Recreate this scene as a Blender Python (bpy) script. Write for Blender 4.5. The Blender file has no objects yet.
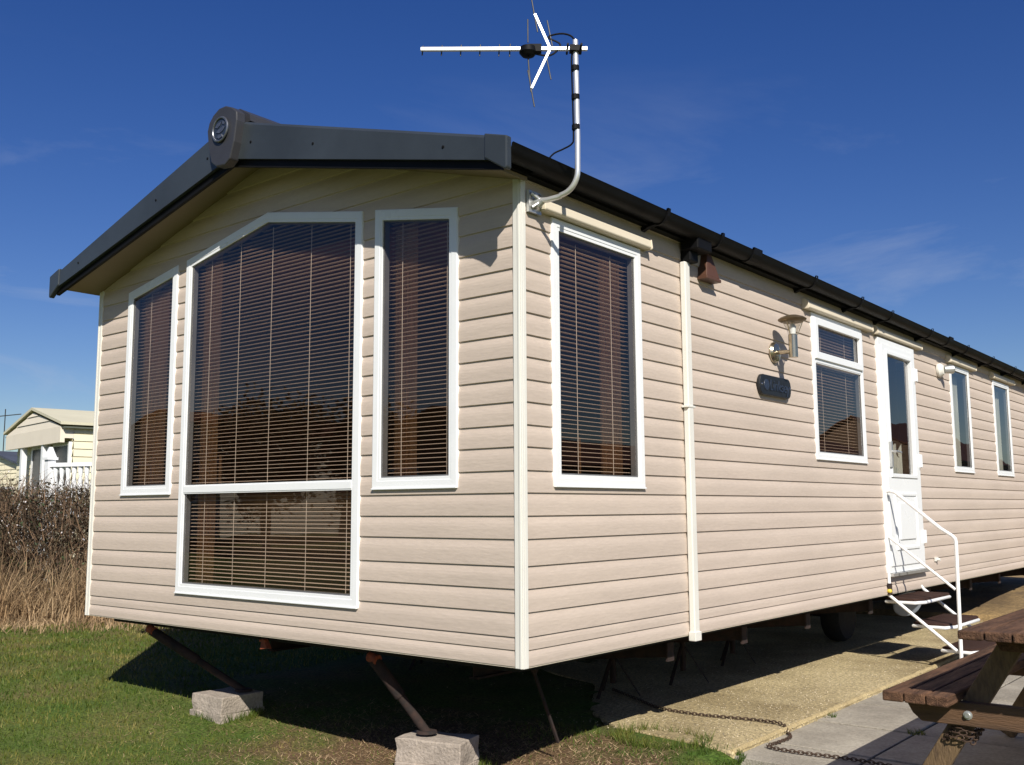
import bpy, math, random
import numpy as np
from mathutils import Vector, Matrix, noise as mn
random.seed(7); rng = np.random.default_rng(7)
S = bpy.context.scene
COL = S.collection
G = -0.52                                   # ground level beside the caravan (cladding bottom = 0)
W = 3.66; LEN = 10.7

# ------------------------------------------------------------------ world, sun, camera
SUN = Vector((0.61, -0.53, 0.605)).normalized()
w = bpy.data.worlds.new("World"); S.world = w; w.use_nodes = True
nt = w.node_tree; bg = nt.nodes['Background']
sky = nt.nodes.new('ShaderNodeTexSky'); sky.sky_type = 'NISHITA'; sky.sun_disc = False
sky.sun_elevation = math.asin(SUN.z); sky.sun_rotation = math.atan2(SUN.x, SUN.y)
sky.air_density = 1.0; sky.dust_density = 0.6; sky.ozone_density = 3.0; sky.altitude = 300
hs = nt.nodes.new('ShaderNodeHueSaturation'); hs.inputs['Saturation'].default_value = 1.32
hs.inputs['Hue'].default_value = 0.521
gm = nt.nodes.new('ShaderNodeGamma'); gm.inputs['Gamma'].default_value = 1.0
tc = nt.nodes.new('ShaderNodeTexCoord')
mp = nt.nodes.new('ShaderNodeMapping'); mp.inputs['Scale'].default_value = (1.2, 1.6, 5.5)
mp.inputs['Rotation'].default_value = (0.15, 0.25, 0.4)
cn = nt.nodes.new('ShaderNodeTexNoise'); cn.inputs['Scale'].default_value = 1.7; cn.inputs['Detail'].default_value = 7
cn.inputs['Roughness'].default_value = 0.62; cn.inputs['Distortion'].default_value = 0.5
cr = nt.nodes.new('ShaderNodeValToRGB'); cr.color_ramp.elements[0].position = 0.53; cr.color_ramp.elements[1].position = 0.9
sep = nt.nodes.new('ShaderNodeSeparateXYZ')
er = nt.nodes.new('ShaderNodeMapRange'); er.inputs[1].default_value = 0.42; er.inputs[2].default_value = 0.12; er.inputs[3].default_value = 0.0; er.inputs[4].default_value = 0.85
mul = nt.nodes.new('ShaderNodeMath'); mul.operation = 'MULTIPLY'
mx = nt.nodes.new('ShaderNodeMix'); mx.data_type = 'RGBA'; mx.inputs[7].default_value = (6.0, 6.6, 8.0, 1)
L = nt.links.new
L(tc.outputs['Generated'], mp.inputs[0]); L(mp.outputs[0], cn.inputs['Vector']); L(cn.outputs['Fac'], cr.inputs[0])
L(tc.outputs['Generated'], sep.inputs[0]); L(sep.outputs[2], er.inputs[0])
L(cr.outputs[0], mul.inputs[0]); L(er.outputs[0], mul.inputs[1])
L(sky.outputs[0], hs.inputs['Color']); L(hs.outputs[0], gm.inputs[0]); L(gm.outputs[0], mx.inputs[6]); L(mul.outputs[0], mx.inputs[0])
L(mx.outputs[2], bg.inputs[0]); bg.inputs[1].default_value = 0.068

sl = bpy.data.lights.new('sun', 'SUN'); sl.energy = 5.0; sl.angle = math.radians(0.5); sl.color = (1, 0.95, 0.87)
so = bpy.data.objects.new('sun', sl); COL.objects.link(so); so.rotation_euler = (-SUN).to_track_quat('-Z', 'Y').to_euler()

cam = bpy.data.cameras.new('camera'); co = bpy.data.objects.new('camera', cam); COL.objects.link(co); S.camera = co
yaw, pit, rol, fpx = -0.685819, 0.125371, -0.005655, 998.2274
Fv = Vector((math.sin(yaw)*math.cos(pit), math.cos(yaw)*math.cos(pit), math.sin(pit)))
R0 = Vector((math.cos(yaw), -math.sin(yaw), 0)); U0 = R0.cross(Fv)
Rv = R0*math.cos(rol) + U0*math.sin(rol); Uv = -R0*math.sin(rol) + U0*math.cos(rol)
CP = Vector((2.727208, -3.399902, 0.67356))
m = Matrix.Identity(4)
for i in range(3):
    m[i][0] = Rv[i]; m[i][1] = Uv[i]; m[i][2] = -Fv[i]; m[i][3] = CP[i]
co.matrix_world = m
cam.sensor_width = 36; cam.lens = fpx/1024*36; cam.clip_end = 2000; cam.clip_start = 0.05
S.view_settings.view_transform = 'Standard'; S.view_settings.look = 'None'; S.view_settings.gamma = 1
S.view_settings.exposure = 0.28

# ------------------------------------------------------------------ materials
def srgb(r, g, b):
    f = lambda c: (c/255/12.92 if c/255 <= .04045 else ((c/255+.055)/1.055)**2.4)
    return (f(r), f(g), f(b))
def mat(name, col, rough=.6, metal=0, var=.0, vscale=6, bump=0, bscale=200, col2=None, coord='Object', stretch=(1,1,1),
        island=0, spec=.5, fine=0, finescale=90, transl=0):
    m = bpy.data.materials.new(name); m.use_nodes = True; t = m.node_tree; N = t.nodes.new; Lk = t.links.new
    b = t.nodes['Principled BSDF']; b.inputs['Roughness'].default_value = rough; b.inputs['Metallic'].default_value = metal
    b.inputs['Specular IOR Level'].default_value = spec
    c1 = (*col, 1); c2 = (*(col2 if col2 else [c*(1-var) for c in col]), 1)
    tcn = N('ShaderNodeTexCoord'); mpn = N('ShaderNodeMapping'); mpn.inputs['Scale'].default_value = stretch
    Lk(tcn.outputs[coord], mpn.inputs[0])
    out = None
    if var or col2:
        n = N('ShaderNodeTexNoise'); n.inputs['Scale'].default_value = vscale; n.inputs['Detail'].default_value = 6; n.inputs['Roughness'].default_value = .62
        Lk(mpn.outputs[0], n.inputs['Vector'])
        r = N('ShaderNodeMapRange'); r.inputs[1].default_value = .35; r.inputs[2].default_value = .65; Lk(n.outputs['Fac'], r.inputs[0])
        x = N('ShaderNodeMix'); x.data_type = 'RGBA'; x.inputs[6].default_value = c1; x.inputs[7].default_value = c2
        Lk(r.outputs[0], x.inputs[0]); out = x.outputs[2]
        if metal < .5:
            rr = N('ShaderNodeMapRange'); rr.inputs[3].default_value = max(0, rough-.08); rr.inputs[4].default_value = min(1, rough+.12)
            Lk(n.outputs['Fac'], rr.inputs[0]); Lk(rr.outputs[0], b.inputs['Roughness'])
    else:
        rgb = N('ShaderNodeRGB'); rgb.outputs[0].default_value = c1; out = rgb.outputs[0]
    if fine:
        n2 = N('ShaderNodeTexNoise'); n2.inputs['Scale'].default_value = finescale; n2.inputs['Detail'].default_value = 4; n2.inputs['Roughness'].default_value = .7
        Lk(mpn.outputs[0], n2.inputs['Vector'])
        r2 = N('ShaderNodeMapRange'); r2.inputs[1].default_value = .3; r2.inputs[2].default_value = .7; r2.inputs[3].default_value = 1-fine; r2.inputs[4].default_value = 1+fine
        Lk(n2.outputs['Fac'], r2.inputs[0])
        v = N('ShaderNodeVectorMath'); v.operation = 'SCALE'; Lk(out, v.inputs[0]); Lk(r2.outputs[0], v.inputs[3]); out = v.outputs[0]
    if island:
        g = N('ShaderNodeNewGeometry'); r3 = N('ShaderNodeMapRange'); r3.inputs[3].default_value = 1-island; r3.inputs[4].default_value = 1+island
        Lk(g.outputs['Random Per Island'], r3.inputs[0])
        v = N('ShaderNodeVectorMath'); v.operation = 'SCALE'; Lk(out, v.inputs[0]); Lk(r3.outputs[0], v.inputs[3]); out = v.outputs[0]
    Lk(out, b.inputs['Base Color'])
    if bump:
        n3 = N('ShaderNodeTexNoise'); n3.inputs['Scale'].default_value = bscale; n3.inputs['Detail'].default_value = 5
        Lk(mpn.outputs[0], n3.inputs['Vector']); bp = N('ShaderNodeBump'); bp.inputs['Strength'].default_value = bump; bp.inputs['Distance'].default_value = .01
        Lk(n3.outputs['Fac'], bp.inputs['Height']); Lk(bp.outputs[0], b.inputs['Normal'])
    if transl:
        tr = N('ShaderNodeBsdfTranslucent'); Lk(out, tr.inputs[0]); ms = N('ShaderNodeMixShader'); ms.inputs[0].default_value = transl
        Lk(b.outputs[0], ms.inputs[1]); Lk(tr.outputs[0], ms.inputs[2]); Lk(ms.outputs[0], t.nodes['Material Output'].inputs[0])
    return m
M = {}
M['clad'] = mat('cladding_front', (.548, .455, .375), .55, var=.11, vscale=1.1, bump=.15, bscale=14, stretch=(1, 1, 5), fine=.05, finescale=26, spec=.35)
M['clad_end'] = M['clad']
M['cream'] = mat('cream_plastic', (.73, .71, .64), .4, var=.06, vscale=4)
M['hood'] = mat('hood_cream', (.68, .60, .46), .45, var=.06, vscale=4)
M['white'] = mat('white_upvc', (.80, .81, .80), .28, var=.04, vscale=5, spec=.5)
M['gasket'] = mat('grey_gasket', (.13, .13, .13), .6, var=.2)
M['barge'] = mat('barge_grey', (.038, .046, .052), .36, var=.3, vscale=2.0, bump=.04, bscale=60)
M['cap'] = mat('cap_dark', (.040, .040, .044), .4, var=.2, vscale=5)
M['black'] = mat('black_plastic', (.006, .006, .0065), .55, spec=.14, var=.3, vscale=5)
M['roof'] = mat('roof_sheet', (.10, .105, .11), .5, var=.2, vscale=2)
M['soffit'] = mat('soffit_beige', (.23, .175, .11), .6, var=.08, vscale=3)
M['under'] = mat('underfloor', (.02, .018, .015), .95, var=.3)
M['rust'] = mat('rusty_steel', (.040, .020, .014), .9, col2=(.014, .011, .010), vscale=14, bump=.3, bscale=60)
M['oxide'] = mat('red_oxide_steel', (.38, .085, .028), .8, col2=(.16, .04, .02), vscale=20, bump=.2, bscale=60)
M['steel'] = mat('galvanised_steel', (.62, .62, .60), .38, metal=.75, var=.2, vscale=12)
M['alu'] = mat('aluminium', (.80, .80, .78), .3, metal=.6, var=.08, vscale=20)
M['rod'] = mat('dull_rod', (.035, .035, .035), .5, metal=.3, var=.2)
M['brass'] = mat('brushed_lamp_steel', (.50, .44, .33), .22, metal=.95, var=.12, vscale=30)
M['bronze'] = mat('lamp_hat', (.20, .15, .09), .45, metal=.7, var=.2, vscale=25)
M['wallin'] = mat('interior_panel', (.24, .12, .05), .7, var=.2, vscale=2)
M['slat'] = mat('blind_slat', (.60, .46, .345), .5, var=.04, vscale=3)
M['cord'] = mat('blind_cord', (.72, .60, .48), .7, var=.05)
M['curtain'] = mat('curtain_tan', (.50, .30, .15), .9, col2=(.36, .21, .10), vscale=10, stretch=(6, 6, .5))
M['netc'] = mat('pale_curtain', (.45, .47, .40), .9, var=.3, vscale=8, stretch=(6, 6, .5))
M['brownp'] = mat('flue_brown', (.10, .045, .026), .45, var=.2, vscale=10)
M['plaque'] = mat('plaque_slate', (.012, .014, .016), .45, var=.3, vscale=20, bump=.1, bscale=80)
M['relief'] = mat('plaque_relief', (.022, .032, .055), .4, var=.2, vscale=30)
M['chrome'] = mat('chrome', (.75, .76, .80), .12, metal=1, var=.05)
M['dullchrome'] = mat('dull_chrome', (.26, .27, .29), .35, metal=.8, var=.4, vscale=40)
M['rubber'] = mat('tyre_rubber', (.02, .02, .02), .85, var=.3, vscale=20)
M['rim'] = mat('rusty_rim', (.22, .13, .06), .7, var=.5, vscale=20)
M['block'] = mat('concrete_block', (.42, .355, .29), .95, col2=(.29, .245, .20), vscale=9, bump=.7, bscale=70, fine=.2, finescale=60)
M['conc'] = mat('aggregate_concrete', (.49, .395, .215), .95, col2=(.27, .205, .10), vscale=1.5, bump=1.0, bscale=90, fine=.7, finescale=48)
M['kerb'] = mat('concrete_edge', (.47, .37, .19), .95, col2=(.34, .26, .13), vscale=6, bump=.8, bscale=90, fine=.3, finescale=60)
M['slab'] = mat('paving_slab', (.37, .335, .27), .9, col2=(.22, .195, .155), vscale=2.3, bump=.5, bscale=90, fine=.22, finescale=55, island=.10)
M['tread'] = mat('brown_tread', (.052, .027, .020), .9, spec=.15, var=.25, vscale=14, bump=.4, bscale=150)
M['railp'] = mat('white_painted_steel', (.82, .82, .80), .35, var=.05, vscale=9)
M['wood'] = mat('stained_timber', (.165, .088, .050), .85, spec=.2, col2=(.055, .030, .020), vscale=2.6, bump=.8, bscale=22, stretch=(9, 1, 9), fine=.32, finescale=11, island=.2)
M['woodx'] = mat('stained_timber_cross', (.15, .078, .036), .78, col2=(.075, .042, .022), vscale=3.5, bump=.5, bscale=26, stretch=(1, 9, 9), fine=.25, finescale=14, island=.1)
M['woodleg'] = mat('weathered_leg', (.17, .11, .05), .8, col2=(.09, .055, .028), vscale=5, bump=.5, bscale=26, stretch=(6, 6, 1.5), fine=.25, finescale=14)
M['woodnew'] = mat('pale_timber', (.50, .38, .20), .75, col2=(.38, .27, .13), vscale=5, bump=.3, bscale=26, stretch=(6, 6, 1.5))
M['chain'] = mat('rusty_chain', (.085, .05, .032), .75, metal=.2, var=.4, vscale=30)
M['soil'] = None
M['fcream'] = mat('pale_cream_siding', (.80, .73, .52), .6, var=.06, vscale=2)
M['fpink'] = mat('pale_pink_siding', (.80, .72, .58), .6, var=.06, vscale=2)
M['froof'] = mat('cream_roof', (.62, .58, .42), .6, var=.12, vscale=1.5)
M['fgutter'] = mat('dark_green_gutter', (.10, .11, .08), .5, var=.2)
M['fdark'] = mat('dark_room', (.012, .012, .013), .3, var=.3)
M['brownroof'] = mat('brown_tile_roof', (.17, .06, .03), .85, var=.35, vscale=5, bump=.3, bscale=20)
M['brick'] = mat('brown_siding', (.20, .12, .07), .85, var=.3, vscale=4)
M['pale'] = mat('pale_painted_siding', (.62, .56, .45), .7, var=.15, vscale=2)
M['blue'] = mat('slate_roof', (.06, .07, .10), .8, var=.3, vscale=2)
M['twig'] = mat('bramble_twig', (.16, .10, .058), .85, island=.6, var=.3, vscale=3)
M['leafb'] = mat('bramble_leaf', (.085, .064, .034), .8, island=.6, var=.4, vscale=1.5)
M['leafg'] = mat('bramble_green_leaf', (.05, .075, .025), .7, island=.5, var=.4, vscale=1.5)
M['bloss'] = mat('blossom', (.62, .58, .58), .8, island=.25, var=.05)
M['straw'] = mat('dry_grass', (.50, .365, .215), .8, island=.55, col2=(.27, .17, .085), vscale=1.2, transl=.25)
M['dish'] = mat('pale_grey_plastic', (.25, .28, .32), .5, var=.15)

def ground_mat():
    m = bpy.data.materials.new('ground_soil'); m.use_nodes = True; t = m.node_tree; N = t.nodes.new; Lk = t.links.new
    b = t.nodes['Principled BSDF']; b.inputs['Roughness'].default_value = .95; b.inputs['Specular IOR Level'].default_value = .2
    c = N('ShaderNodeTexCoord'); n = N('ShaderNodeTexNoise'); n.inputs['Scale'].default_value = .9; n.inputs['Detail'].default_value = 8; n.inputs['Roughness'].default_value = .65
    Lk(c.outputs['Object'], n.inputs['Vector'])
    r = N('ShaderNodeValToRGB'); e = r.color_ramp.elements; e[0].position = .36; e[0].color = (.06, .11, .016, 1); e[1].position = .62; e[1].color = (.15, .13, .045, 1)
    x = e.new(.48); x.color = (.09, .12, .024, 1)
    Lk(n.outputs['Fac'], r.inputs[0])
    sb = N('ShaderNodeVectorMath'); sb.operation = 'SUBTRACT'; sb.inputs[1].default_value = (-.78, .45, -.6); Lk(c.outputs['Object'], sb.inputs[0])
    sc_ = N('ShaderNodeVectorMath'); sc_.operation = 'MULTIPLY'; sc_.inputs[1].default_value = (.58, 1.0, .3); Lk(sb.outputs[0], sc_.inputs[0])
    ln = N('ShaderNodeVectorMath'); ln.operation = 'LENGTH'; Lk(sc_.outputs[0], ln.inputs[0])
    n4 = N('ShaderNodeTexNoise'); n4.inputs['Scale'].default_value = 4; n4.inputs['Detail'].default_value = 6; Lk(c.outputs['Object'], n4.inputs['Vector'])
    ad = N('ShaderNodeMath'); ad.operation = 'MULTIPLY_ADD'; ad.inputs[1].default_value = 1.3; Lk(n4.outputs['Fac'], ad.inputs[0]); Lk(ln.outputs['Value'], ad.inputs[2])
    mr = N('ShaderNodeMapRange'); mr.inputs[1].default_value = 1.65; mr.inputs[2].default_value = 1.15; Lk(ad.outputs[0], mr.inputs[0])
    mxw = N('ShaderNodeMix'); mxw.data_type = 'RGBA'; mxw.inputs[7].default_value = (.135, .085, .045, 1); Lk(mr.outputs[0], mxw.inputs[0]); Lk(r.outputs[0], mxw.inputs[6])
    n2 = N('ShaderNodeTexNoise'); n2.inputs['Scale'].default_value = 60; n2.inputs['Detail'].default_value = 4; Lk(c.outputs['Object'], n2.inputs['Vector'])
    rr = N('ShaderNodeMapRange'); rr.inputs[1].default_value = .3; rr.inputs[2].default_value = .7; rr.inputs[3].default_value = .5; rr.inputs[4].default_value = 1.5
    Lk(n2.outputs['Fac'], rr.inputs[0]); v = N('ShaderNodeVectorMath'); v.operation = 'SCALE'; Lk(mxw.outputs[2], v.inputs[0]); Lk(rr.outputs[0], v.inputs[3])
    Lk(v.outputs[0], b.inputs['Base Color'])
    bp = N('ShaderNodeBump'); bp.inputs['Strength'].default_value = .9; bp.inputs['Distance'].default_value = .02; Lk(n2.outputs['Fac'], bp.inputs['Height']); Lk(bp.outputs[0], b.inputs['Normal'])
    return m
M['soil'] = ground_mat()
M['stone'] = mat('loose_stone', (.48, .40, .27), .9, island=.5, var=.2)
M['earth'] = mat('bare_earth', (.30, .20, .085), .95, col2=(.13, .085, .04), vscale=1.8, bump=.9, bscale=40, fine=.4, finescale=30)
def grass_mat():
    m = bpy.data.materials.new('lawn_blades'); m.use_nodes = True; t = m.node_tree; N = t.nodes.new; Lk = t.links.new
    b = t.nodes['Principled BSDF']; b.inputs['Roughness'].default_value = .6; b.inputs['Specular IOR Level'].default_value = .3
    c = N('ShaderNodeTexCoord'); n = N('ShaderNodeTexNoise'); n.inputs['Scale'].default_value = 1.5; n.inputs['Detail'].default_value = 5; n.inputs['Roughness'].default_value = .65
    Lk(c.outputs['Object'], n.inputs['Vector'])
    g = N('ShaderNodeNewGeometry'); a = N('ShaderNodeMath'); a.operation = 'MULTIPLY_ADD'; a.inputs[1].default_value = .20; Lk(g.outputs['Random Per Island'], a.inputs[0]); Lk(n.outputs['Fac'], a.inputs[2])
    r = N('ShaderNodeValToRGB'); e = r.color_ramp.elements
    e[0].position = .45; e[0].color = (.058, .105, .014, 1); e[1].position = .86; e[1].color = (.32, .25, .10, 1)
    x = e.new(.60); x.color = (.105, .145, .020, 1); x = e.new(.71); x.color = (.18, .175, .038, 1)
    Lk(a.outputs[0], r.inputs[0]); Lk(r.outputs[0], b.inputs['Base Color'])
    tr = N('ShaderNodeBsdfTranslucent'); Lk(r.outputs[0], tr.inputs[0]); ms = N('ShaderNodeMixShader'); ms.inputs[0].default_value = .3
    Lk(b.outputs[0], ms.inputs[1]); Lk(tr.outputs[0], ms.inputs[2]); Lk(ms.outputs[0], t.nodes['Material Output'].inputs[0])
    return m
M['lawn'] = grass_mat()
def glass_mat(name, tint=(.80, .78, .76)):
    m = bpy.data.materials.new(name); m.use_nodes = True; t = m.node_tree; t.nodes.clear(); N = t.nodes.new; Lk = t.links.new
    o = N('ShaderNodeOutputMaterial'); tr = N('ShaderNodeBsdfTransparent'); tr.inputs[0].default_value = (*tint, 1)
    gl = N('ShaderNodeBsdfGlossy'); gl.inputs['Roughness'].default_value = .012; gl.inputs['Color'].default_value = (1, 1, 1, 1)
    n = N('ShaderNodeTexNoise'); n.inputs['Scale'].default_value = 1.3; bp = N('ShaderNodeBump'); bp.inputs['Strength'].default_value = .04; bp.inputs['Distance'].default_value = .05
    c = N('ShaderNodeTexCoord'); Lk(c.outputs['Object'], n.inputs['Vector']); Lk(n.outputs['Fac'], bp.inputs['Height']); Lk(bp.outputs[0], gl.inputs['Normal'])
    lw_ = N('ShaderNodeLayerWeight'); lw_.inputs['Blend'].default_value = .5; pw = N('ShaderNodeMath'); pw.operation = 'POWER'; pw.inputs[1].default_value = 4.2; Lk(lw_.outputs['Facing'], pw.inputs[0])
    fr = N('ShaderNodeMath'); fr.operation = 'MULTIPLY_ADD'; fr.inputs[1].default_value = .90; fr.inputs[2].default_value = .055; Lk(pw.outputs[0], fr.inputs[0]); ms = N('ShaderNodeMixShader')
    Lk(fr.outputs[0], ms.inputs[0]); Lk(tr.outputs[0], ms.inputs[1]); Lk(gl.outputs[0], ms.inputs[2]); Lk(ms.outputs[0], o.inputs[0])
    return m
M['glass'] = glass_mat('window_glass'); M['lampglass'] = glass_mat('lamp_glass', (.9, .9, .88))

# ------------------------------------------------------------------ mesh builder
class MB:
    def __init__(s): s.v = []; s.f = []; s.smooth = False
    def quadbox(s, x0, x1, y0, y1, z0, z1):
        b = len(s.v); s.v += [(x, y, z) for x in (x0, x1) for y in (y0, y1) for z in (z0, z1)]
        s.f += [[b+i for i in q] for q in ((0,1,3,2), (4,6,7,5), (0,4,5,1), (2,3,7,6), (0,2,6,4), (1,5,7,3))]; return s
    def hexa(s, P):      # 8 corners: bottom ring 0-3, top ring 4-7
        b = len(s.v); s.v += [tuple(p) for p in P]
        s.f += [[b+i for i in q] for q in ((3,2,1,0), (4,5,6,7), (0,1,5,4), (1,2,6,5), (2,3,7,6), (3,0,4,7))]; return s
    def poly(s, P): b = len(s.v); s.v += [tuple(p) for p in P]; s.f.append(list(range(b, b+len(P)))); return s
    def prism(s, P, d):   # planar polygon extruded by vector d
        n = len(P); b = len(s.v); d = Vector(d)
        s.v += [tuple(p) for p in P] + [tuple(Vector(p)+d) for p in P]
        s.f.append([b+i for i in range(n)][::-1]); s.f.append([b+n+i for i in range(n)])
        for i in range(n): j = (i+1) % n; s.f.append([b+i, b+j, b+n+j, b+n+i])
        return s
    def ring(s, P, Q, d0, d1, fn):   # frame between outline P and Q (2-D lists), depth d0..d1, fn(u,v,d)->3D
        n = len(P); b = len(s.v)
        for d in (d0, d1): s.v += [fn(u, v, d) for u, v in P] + [fn(u, v, d) for u, v in Q]
        for i in range(n):
            j = (i+1) % n
            s.f += [[b+2*n+i, b+2*n+j, b+3*n+j, b+3*n+i], [b+j, b+i, b+n+i, b+n+j],
                    [b+i, b+j, b+2*n+j, b+2*n+i], [b+n+j, b+n+i, b+3*n+i, b+3*n+j]]
        return s
    def bar(s, a, b_, w, h, up=(0, 0, 1)):
        a = Vector(a); c = Vector(b_); d = (c-a).normalized(); u = Vector(up)
        r = d.cross(u).normalized(); u = r.cross(d).normalized(); r *= w/2; u *= h/2
        return s.hexa([a-r-u, a+r-u, c+r-u, c-r-u, a-r+u, a+r+u, c+r+u, c-r+u])
    def tube(s, P, r, n=10, closed=False, caps=True):
        P = [Vector(p) for p in P]; N = len(P); rr = r if isinstance(r, (list, tuple)) else [r]*N
        b = len(s.v); u = None
        for i in range(N):
            if closed: d = (P[(i+1) % N]-P[i-1])
            else: d = P[min(i+1, N-1)]-P[max(i-1, 0)]
            d.normalize()
            if u is None: u = d.orthogonal().normalized()
            u = (u - d*u.dot(d)).normalized(); v = d.cross(u)
            for k in range(n):
                a = 2*math.pi*k/n; s.v.append(tuple(P[i] + (u*math.cos(a)+v*math.sin(a))*rr[i]))
        for i in range(N if closed else N-1):
            j = (i+1) % N
            for k in range(n):
                l = (k+1) % n; s.f.append([b+i*n+k, b+i*n+l, b+j*n+l, b+j*n+k])
        if caps and not closed: s.f += [[b+k for k in range(n)][::-1], [b+(N-1)*n+k for k in range(n)]]
        return s
    def lathe(s, o, ax, prof, n=20):   # prof: (dist along ax, radius)
        o = Vector(o); ax = Vector(ax).normalized(); return s.tube([o+ax*t for t, _ in prof], [max(r, 1e-4) for _, r in prof], n) if all(prof[i+1][0] != prof[i][0] for i in range(len(prof)-1)) else s._lathe(o, ax, prof, n)
    def _lathe(s, o, ax, prof, n):
        u = ax.orthogonal().normalized(); v = ax.cross(u); b = len(s.v)
        for t, r in prof:
            for k in range(n): a = 2*math.pi*k/n; s.v.append(tuple(o+ax*t+(u*math.cos(a)+v*math.sin(a))*max(r, 1e-4)))
        for i in range(len(prof)-1):
            for k in range(n): l = (k+1) % n; s.f.append([b+i*n+k, b+i*n+l, b+(i+1)*n+l, b+(i+1)*n+k])
        s.f += [[b+k for k in range(n)][::-1], [b+(len(prof)-1)*n+k for k in range(n)]]; return s
    def build(s, name, mt, parent=None, origin=None, smooth=False, bevel=0, label=None):
        off = Vector((0, 0, 0))
        if parent is not None:
            r = parent
            while r.parent: r = r.parent
            off = Vector(r.location)
        elif origin is not None: off = Vector(origin)
        me = bpy.data.meshes.new(name); me.from_pydata([(x-off.x, y-off.y, z-off.z) for x, y, z in s.v], [], s.f); me.validate(); me.update()
        ob = bpy.data.objects.new(name, me); COL.objects.link(ob)
        if parent is not None: ob.parent = parent
        elif origin is not None: ob.location = off
        for q in (mt if isinstance(mt, (list, tuple)) else [mt]): me.materials.append(M[q] if isinstance(q, str) else q)
        if smooth:
            me.polygons.foreach_set('use_smooth', [True]*len(me.polygons))
            try: me.set_sharp_from_angle(angle=math.radians(35))
            except Exception: pass
        if bevel:
            bv = ob.modifiers.new('bevel', 'BEVEL'); bv.width = bevel; bv.segments = 2; bv.limit_method = 'ANGLE'; bv.angle_limit = math.radians(40)
        if label: ob['label'] = label
        return ob
def thing(name, loc, label, cat, group=None):
    o = bpy.data.objects.new(name, None); COL.objects.link(o); o.location = loc; o.empty_display_size = .2
    o['label'] = label; o['category'] = cat
    if group: o['group'] = group
    return o
def tag(o, label, cat, group=None):
    o['label'] = label; o['category'] = cat
    if group: o['group'] = group
    return o
def struct(o, kind='structure'): o['kind'] = kind; return o

# ------------------------------------------------------------------ 2-D polygon helpers
def clip(P, a, b, keep_left=True):
    out = []; n = len(P)
    def sd(p): v = (b[0]-a[0])*(p[1]-a[1])-(b[1]-a[1])*(p[0]-a[0]); return v if keep_left else -v
    for i in range(n):
        p, q = P[i], P[(i+1) % n]; sp, sq = sd(p), sd(q)
        if sp >= 0: out.append(p)
        if (sp > 1e-12 and sq < -1e-12) or (sp < -1e-12 and sq > 1e-12):
            t = sp/(sp-sq); out.append((p[0]+(q[0]-p[0])*t, p[1]+(q[1]-p[1])*t))
    return out
def area(P): return .5*sum(P[i][0]*P[(i+1) % len(P)][1]-P[(i+1) % len(P)][0]*P[i][1] for i in range(len(P)))
def subtract(P, H):      # convex P minus convex CCW hole H -> pieces
    out = []; cur = P
    for i in range(len(H)):
        a, b = H[i], H[(i+1) % len(H)]
        o = clip(cur, a, b, False)
        if len(o) > 2 and abs(area(o)) > 1e-7: out.append(o)
        cur = clip(cur, a, b, True)
        if len(cur) < 3: return out
    return out
def inset(P, d):         # convex CCW polygon inset; d scalar or per-edge list
    n = len(P); dd = d if isinstance(d, (list, tuple)) else [d]*n; res = []
    lines = []
    for i in range(n):
        a, b = Vector(P[i]), Vector(P[(i+1) % n]); t = (b-a).normalized(); nn = Vector((-t.y, t.x)); lines.append((a+nn*dd[i], t))
    for i in range(n):
        (a, t), (b, u) = lines[i-1], lines[i]
        den = t.x*u.y-t.y*u.x
        k = ((b.x-a.x)*u.y-(b.y-a.y)*u.x)/den; res.append((a.x+t.x*k, a.y+t.y*k))
    return res

# ------------------------------------------------------------------ THE CARAVAN
ZL = [0, .0693, .1237, .227, .3268, .4234, .5393, .6396, .7399, .8378, .941, 1.0382, 1.1394]
while ZL[-1] < 2.9: ZL.append(ZL[-1]+.1005)
van = thing('static_caravan', (-W/2, LEN/2, G), 'large beige clad static caravan with dark gable trim and white framed windows', 'caravan')
SL = .285
def gz(x): return 2.665 - SL*abs(x+W/2)           # gable wall top (soffit line)
front = lambda u, v, d: (u, -d, v)
side = lambda u, v, d: (d, u, v)
lefts = lambda u, v, d: (-W-d, u, v)
rear = lambda u, v, d: (u, LEN+d, v)
def cladding(name, fn, u0, u1, ztop, holes, clips=(), flip=False):
    mb = MB(); 
    for k in range(len(ZL)-1):
        z0, z1 = ZL[k], ZL[k+1]
        if z0 >= ztop: break
        p = z1-z0
        prof = [(z0, .000), (z0+.0025, .0080), (z0+p*.40, .0086), (z0+p*.55, .0082), (z0+p*.68, .0066), (z0+p*.80, .0038), (z0+p*.90, .0013), (z1-.004, .0002), (z1, 0.0)] if p > .06 else [(z0, 0), (z0+.002, .006), (z0+p*.5, .006), (z0+p*.75, .004), (z1, 0)]
        for (a, da), (b, db) in zip(prof[:-1], prof[1:]):
            a2, b2 = min(a, ztop), min(b, ztop)
            if b2-a2 < 1e-4: continue
            pcs = [[(u0, a2), (u1, a2), (u1, b2), (u0, b2)]]
            for c0, c1 in clips: pcs = [q for q in (clip(P, c0, c1) for P in pcs) if len(q) > 2]
            for H in holes:
                nx = []
                for P in pcs:
                    us = [q[0] for q in P]; hu = [q[0] for q in H]; hv = [q[1] for q in H]
                    if max(us) < min(hu) or min(us) > max(hu) or b2 < min(hv) or a2 > max(hv): nx.append(P)
                    else: nx += subtract(P, H)
                pcs = nx
            for P in pcs:
                Q = [fn(u, v, da+(db-da)*(v-a)/(b-a)) for u, v in P]
                mb.poly(Q[::-1] if flip else Q)
    return mb.build(name, 'clad', van)

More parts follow.
